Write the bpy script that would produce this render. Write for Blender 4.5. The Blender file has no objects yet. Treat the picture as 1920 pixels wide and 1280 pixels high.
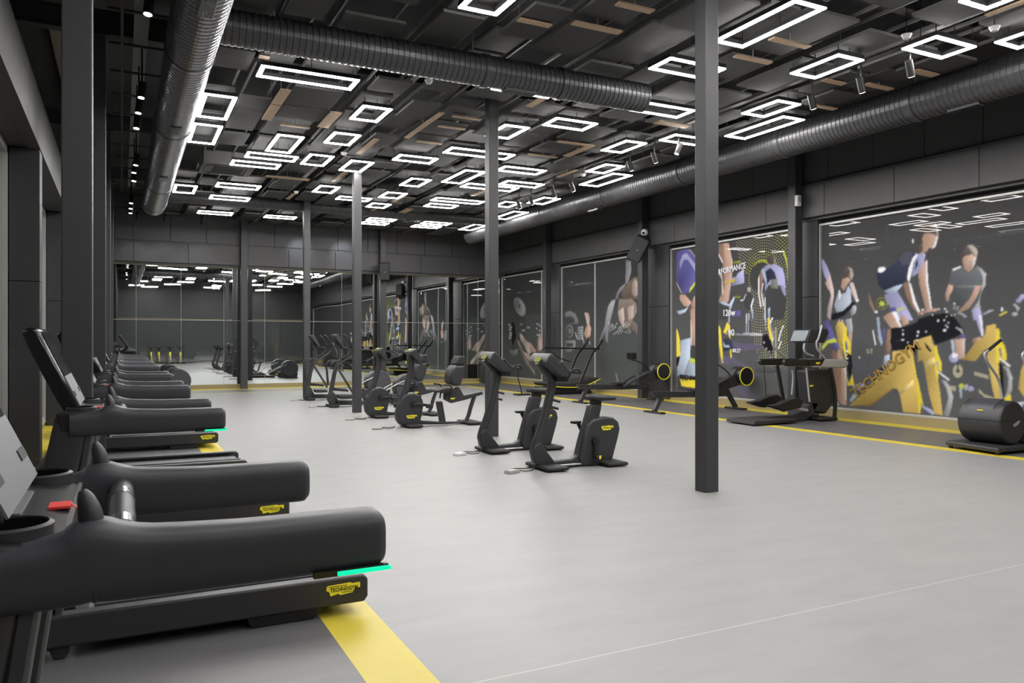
import bpy, bmesh, math, random
from mathutils import Vector, Matrix
S = bpy.context.scene
# ---------------------------------------------------------------- camera, world, exposure
cam_d = bpy.data.cameras.new('camera'); cam = bpy.data.objects.new('camera', cam_d); S.collection.objects.link(cam)
cam.location = (0, 0, 1.5); cam.rotation_euler = (math.pi/2, 0, -math.radians(26.675))
cam_d.lens = 27.318; cam_d.sensor_width = 36; cam_d.shift_y = -0.0008; cam_d.clip_start = .05; cam_d.clip_end = 200
S.camera = cam
W = bpy.data.worlds.new('world'); S.world = W; W.use_nodes = True
W.node_tree.nodes['Background'].inputs[0].default_value = (.06, .07, .09, 1); W.node_tree.nodes['Background'].inputs[1].default_value = .3
S.view_settings.view_transform = 'Standard'; S.view_settings.look = 'None'; S.view_settings.exposure = 0.93; S.view_settings.gamma = 1
S.view_settings.use_curve_mapping = False
S.cycles.max_bounces = 7; S.cycles.diffuse_bounces = 4; S.cycles.glossy_bounces = 4
S.cycles.sample_clamp_indirect = 6
S.cycles.use_denoising = True
LED = 34.0
C = S.collection; R = math.radians; PI = math.pi
DC=(12.78,2.89)
P={"bk_post":[[-0.509,1.252],[-0.43,1.16],[-0.354,1.073],[-0.331,0.984],[-0.354,0.858],[-0.408,0.658],[-0.47,0.459],[-0.523,0.324],[-0.544,0.225],[-0.513,0.123]],"bk_gusset":[[-0.606,0.204],[-0.594,0.272],[-0.53,0.324],[-0.48,0.296],[-0.401,0.191],[-0.314,0.086],[-0.328,0.034],[-0.415,-0.0],[-0.48,0.01],[-0.58,0.096]],"bk_frame":[[-0.458,0.043],[-0.314,0.09],[-0.077,0.099],[-0.01,0.133],[0.035,0.24],[0.081,0.418],[0.187,0.737],[0.35,0.725],[0.311,0.576],[0.443,0.438],[0.483,0.067],[0.412,-0.009],[-0.077,-0.003],[-0.415,-0.0]],"bk_shroud":[[0.005,0.113],[0.058,0.303],[0.119,0.494],[0.195,0.561],[0.365,0.584],[0.491,0.568],[0.567,0.511],[0.589,0.424],[0.562,0.313],[0.483,0.067],[0.381,-0.007],[0.043,0.005]],"bk_seat":[[0.134,0.84],[0.257,0.849],[0.506,0.824],[0.51,0.778],[0.365,0.754],[0.226,0.772],[0.142,0.801]],"bk_neck":[[0.218,0.781],[0.353,0.768],[0.347,0.718],[0.203,0.73]],"bk_disp":[[-0.451,1.359],[-0.208,1.113],[-0.233,1.086],[-0.325,1.085],[-0.519,1.24],[-0.494,1.315]],"bk_scr":[[-0.441,1.342],[-0.214,1.108]],"bk_shelf":[[-0.328,1.088],[-0.174,1.085],[-0.181,1.016],[-0.299,1.024]],"bk_grip":[[-0.287,1.249],[-0.223,1.179],[-0.159,1.114]],"bk_bar":[[-0.167,1.127],[-0.077,1.155],[0.001,1.124]],"bk_lev1":[[-0.328,0.807],[-0.24,0.783]],"bk_lev2":[[-0.36,0.726],[-0.267,0.7]],"bk_boss":[[0.214,0.304]],"bk_pedal":[[0.203,0.123]],"bk_pedal2":[[0.085,0.506]],"bk_logo":[[0.396,0.447]],"bk_rail":[[-0.314,-0.003],[0.443,-0.022]],"rc_post":[[-0.523,1.236],[-0.487,1.14],[-0.494,0.989],[-0.544,0.785],[-0.609,0.595],[-0.659,0.447]],"rc_shroud":[[-0.666,0.522],[-0.609,0.575],[-0.465,0.598],[-0.371,0.558],[-0.302,0.475],[-0.283,0.378],[-0.32,0.2],[-0.356,0.023],[-0.694,0.039],[-0.758,0.124],[-0.775,0.234],[-0.737,0.381]],"rc_disp":[[-0.443,1.366],[-0.331,1.094],[-0.378,1.081],[-0.508,1.236],[-0.566,1.305]],"rc_scr":[[-0.429,1.352],[-0.337,1.104]],"rc_boss":[[-0.476,0.396]],"rc_pedal":[[-0.244,0.379]],"rc_logo":[[-0.508,0.184]],"rc_beam":[[-0.434,0.123],[-0.347,0.108],[0.051,0.066],[0.491,0.049],[0.537,0.014],[0.007,0.019],[-0.434,0.038]],"rc_mpost":[[-0.023,0.424],[0.084,0.423],[0.152,0.04],[0.044,0.045]],"rc_seat":[[-0.071,0.62],[0.007,0.653],[0.186,0.669],[0.277,0.632],[0.285,0.579],[0.066,0.572],[-0.05,0.595]],"rc_carr":[[0.134,0.566],[0.277,0.61],[0.391,0.678],[0.488,0.517],[0.849,0.582],[0.864,0.525],[0.491,0.432],[0.247,0.387],[0.126,0.454]],"rc_leg":[[0.72,0.505],[0.646,0.301],[0.599,0.147],[0.537,0.057],[0.445,0.037]],"rc_back":[[0.189,0.753],[0.194,0.879],[0.224,0.991],[0.292,1.067],[0.46,1.061],[0.463,0.959],[0.422,0.818],[0.381,0.695],[0.262,0.702]],"rc_back2":[[0.295,1.071],[0.33,1.158],[0.376,1.231],[0.473,1.216],[0.466,1.1],[0.457,1.058]],"rc_logo2":[[0.27,0.47]],"rc_bar":[[0.134,0.461],[0.171,0.684],[0.007,0.744]],"el_post":[[-1.088,1.574],[-1.037,1.388],[-0.977,1.253],[-0.981,1.084],[-1.062,0.849],[-1.105,0.681],[-1.155,0.397],[-1.189,0.246]],"el_gus":[[-1.256,0.165],[-1.243,0.282],[-1.172,0.372],[-1.096,0.319],[-1.011,0.139],[-1.062,0.023],[-1.18,0.041]],"el_disp":[[-1.045,1.649],[-0.9,1.379],[-0.943,1.354],[-1.079,1.523],[-1.138,1.624]],"el_bar":[[-0.969,1.329],[-0.875,1.337],[-0.72,1.311]],"el_arm1":[[-0.806,1.642],[-0.737,1.574],[-0.634,1.404],[-0.599,1.319],[-0.72,1.166],[-0.909,1.066],[-1.079,0.95]],"el_arm2":[[-1.062,0.857],[-0.909,0.61],[-0.737,0.325]],"el_arm3":[[-1.223,0.952],[-1.197,0.784],[-1.172,0.481]],"el_arm4":[[-1.223,0.952],[-1.18,1.027],[-1.011,1.059]],"el_beam":[[-1.096,0.142],[-1.011,0.148],[0.072,0.11],[0.072,0.015],[-1.079,0.041]],"el_tread1":[[-1.096,0.429],[-0.737,0.376],[-0.737,0.325],[-1.079,0.361]],"el_tread2":[[-1.071,0.276],[-0.737,0.257],[-0.737,0.198],[-1.028,0.199]],"el_body":[[0.206,0.027],[0.206,0.266],[0.708,0.259],[0.885,0.301],[0.964,0.186],[0.904,-0.017]],"el_wheel":[[0.64,0.391],[0.64,0.72]],"el_rod":[[-0.376,0.157],[0.13,0.433],[0.436,0.572]],"el_logo":[[0.292,0.112]],"sm_post":[[1.105,1.535],[0.927,1.3],[0.763,1.141],[0.638,0.929],[0.488,0.592],[0.339,0.299],[0.265,0.09]],"sm_bar":[[-0.392,1.291],[0.991,1.272]],"sm_loop":[[-0.392,1.291],[-0.476,1.223],[-0.476,1.129],[-0.38,1.045],[0.044,0.911]],"sm_deck":[[-0.749,0.326],[-0.416,0.338],[-0.029,0.304],[0.339,0.337],[0.688,0.418],[0.991,0.45],[1.011,0.411],[0.638,0.26],[0.265,0.185],[-0.223,0.198],[-0.678,0.251]],"sm_line":[[-0.678,0.251],[-0.223,0.204],[0.265,0.195],[0.638,0.266],[1.011,0.411]],"sm_base":[[-0.726,0.222],[-0.223,0.177],[0.265,0.163],[0.638,0.217],[0.788,0.021],[0.738,0.001],[-0.678,0.024]],"sm_lev":[[-1.494,0.761],[-1.46,0.628],[-1.471,0.465],[-1.402,0.26]],"rw_rail":[[-1.158,0.452],[0.11,0.415],[0.898,0.393],[0.898,0.294],[0.11,0.294],[-1.063,0.329]],"rw_leg":[[-0.889,0.324],[-1.046,0.028]],"rw_foot":[[-1.095,-0.004]],"rw_body":[[0.59,0.667],[0.734,0.692],[0.99,0.736],[1.119,0.896],[1.305,0.893],[1.305,0.552],[1.156,0.513],[0.898,0.449],[0.843,0.296],[0.59,0.29]],"rw_fan":[[1.286,0.723],[1.286,0.929]],"rw_rleg":[[0.862,0.464],[1.156,0.023]],"rw_rfoot":[[1.156,0.009]],"rw_arm":[[1.008,0.743],[0.734,0.944],[0.411,1.033]],"rw_disp":[[0.375,1.2],[0.518,1.199],[0.518,1.031],[0.375,1.033]],"rw_foot2":[[0.11,0.374],[0.322,0.479],[0.536,0.585],[0.825,0.704]],"rw_seat":[[-0.099,0.476],[0.18,0.483],[0.18,0.427],[-0.082,0.432]],"xt_base":[[-1.02,0.085],[-0.945,0.114],[0.014,0.054],[0.014,-0.022],[-0.406,-0.044],[-0.988,0.034]],"xt_beam":[[-0.35,0.121],[0.199,0.114],[0.48,0.197],[0.694,0.361],[0.887,0.337],[0.718,0.101],[0.48,-0.01],[-0.282,0.009]],"xt_house":[[0.516,0.953],[0.815,0.974],[1.181,0.959],[1.255,0.764],[1.28,0.306],[1.058,0.104],[0.694,0.154],[0.599,0.382]],"xt_podd":[[-0.278,1.126],[-0.237,1.159],[0.339,1.165],[0.315,1.032],[-0.248,1.046]],"xt_pods":[[0.339,1.144],[0.718,1.157],[1.28,1.148],[1.367,1.106],[1.36,1.027],[1.28,0.984],[0.48,1.005],[0.339,1.038]],"xt_podk":[[0.327,1.153],[0.742,1.161],[0.646,1.041],[0.339,1.038]],"xt_logo":[[0.551,1.087]],"xt_h1":[[0.778,1.79],[0.694,1.556],[0.635,1.469],[0.658,1.348],[0.766,1.244],[0.851,1.173]],"xt_h2":[[0.499,1.487],[0.461,1.366],[0.527,1.263],[0.718,1.209]],"xt_h3":[[0.048,1.928],[-0.014,1.792],[0.064,1.572],[0.037,1.453],[0.129,1.334],[0.386,1.187]],"xt_h4":[[0.18,1.776],[0.106,1.64],[0.06,1.487]],"xt_h5":[[0.315,1.487],[0.234,1.333]],"xt_scr":[[0.433,1.469],[0.527,1.711],[0.972,1.731],[1.021,1.644],[0.887,1.46]],"xt_scrf":[[0.421,1.473],[0.516,1.707]],"xt_post1":[[0.175,1.027],[0.257,0.701],[0.339,0.339],[0.327,0.152]],"xt_post2":[[0.948,0.989],[1.058,0.594],[1.082,0.313],[1.058,0.051]],"xt_rod1":[[0.397,0.998],[0.445,0.611],[0.48,0.369]],"xt_rod2":[[-0.237,1.033],[-0.18,0.434]],"xt_rod3":[[0.504,0.936],[0.527,0.78],[0.492,0.472]],"xt_pedal":[[-0.506,0.336],[-0.305,0.354],[-0.032,0.429],[0.152,0.457],[0.269,0.393],[0.199,0.276],[-0.169,0.223],[-0.462,0.301]],"xt_tube1":[[0.037,0.265],[0.48,0.205]],"xt_tube2":[[0.599,0.235],[0.985,0.185]],"xt_foot":[[0.67,0.068],[1.107,0.084],[1.305,0.014],[1.267,-0.055],[0.694,0.006]],"xt_logo2":[[0.658,0.653]],"tm_disp":[[-0.658,1.56],[-0.481,1.172],[-0.53,1.13],[-0.575,1.201],[-0.628,1.313],[-0.684,1.433],[-0.727,1.542],[-0.702,1.564]],"tm_lit":[[-0.566,1.337],[-0.485,1.18]]}
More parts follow.
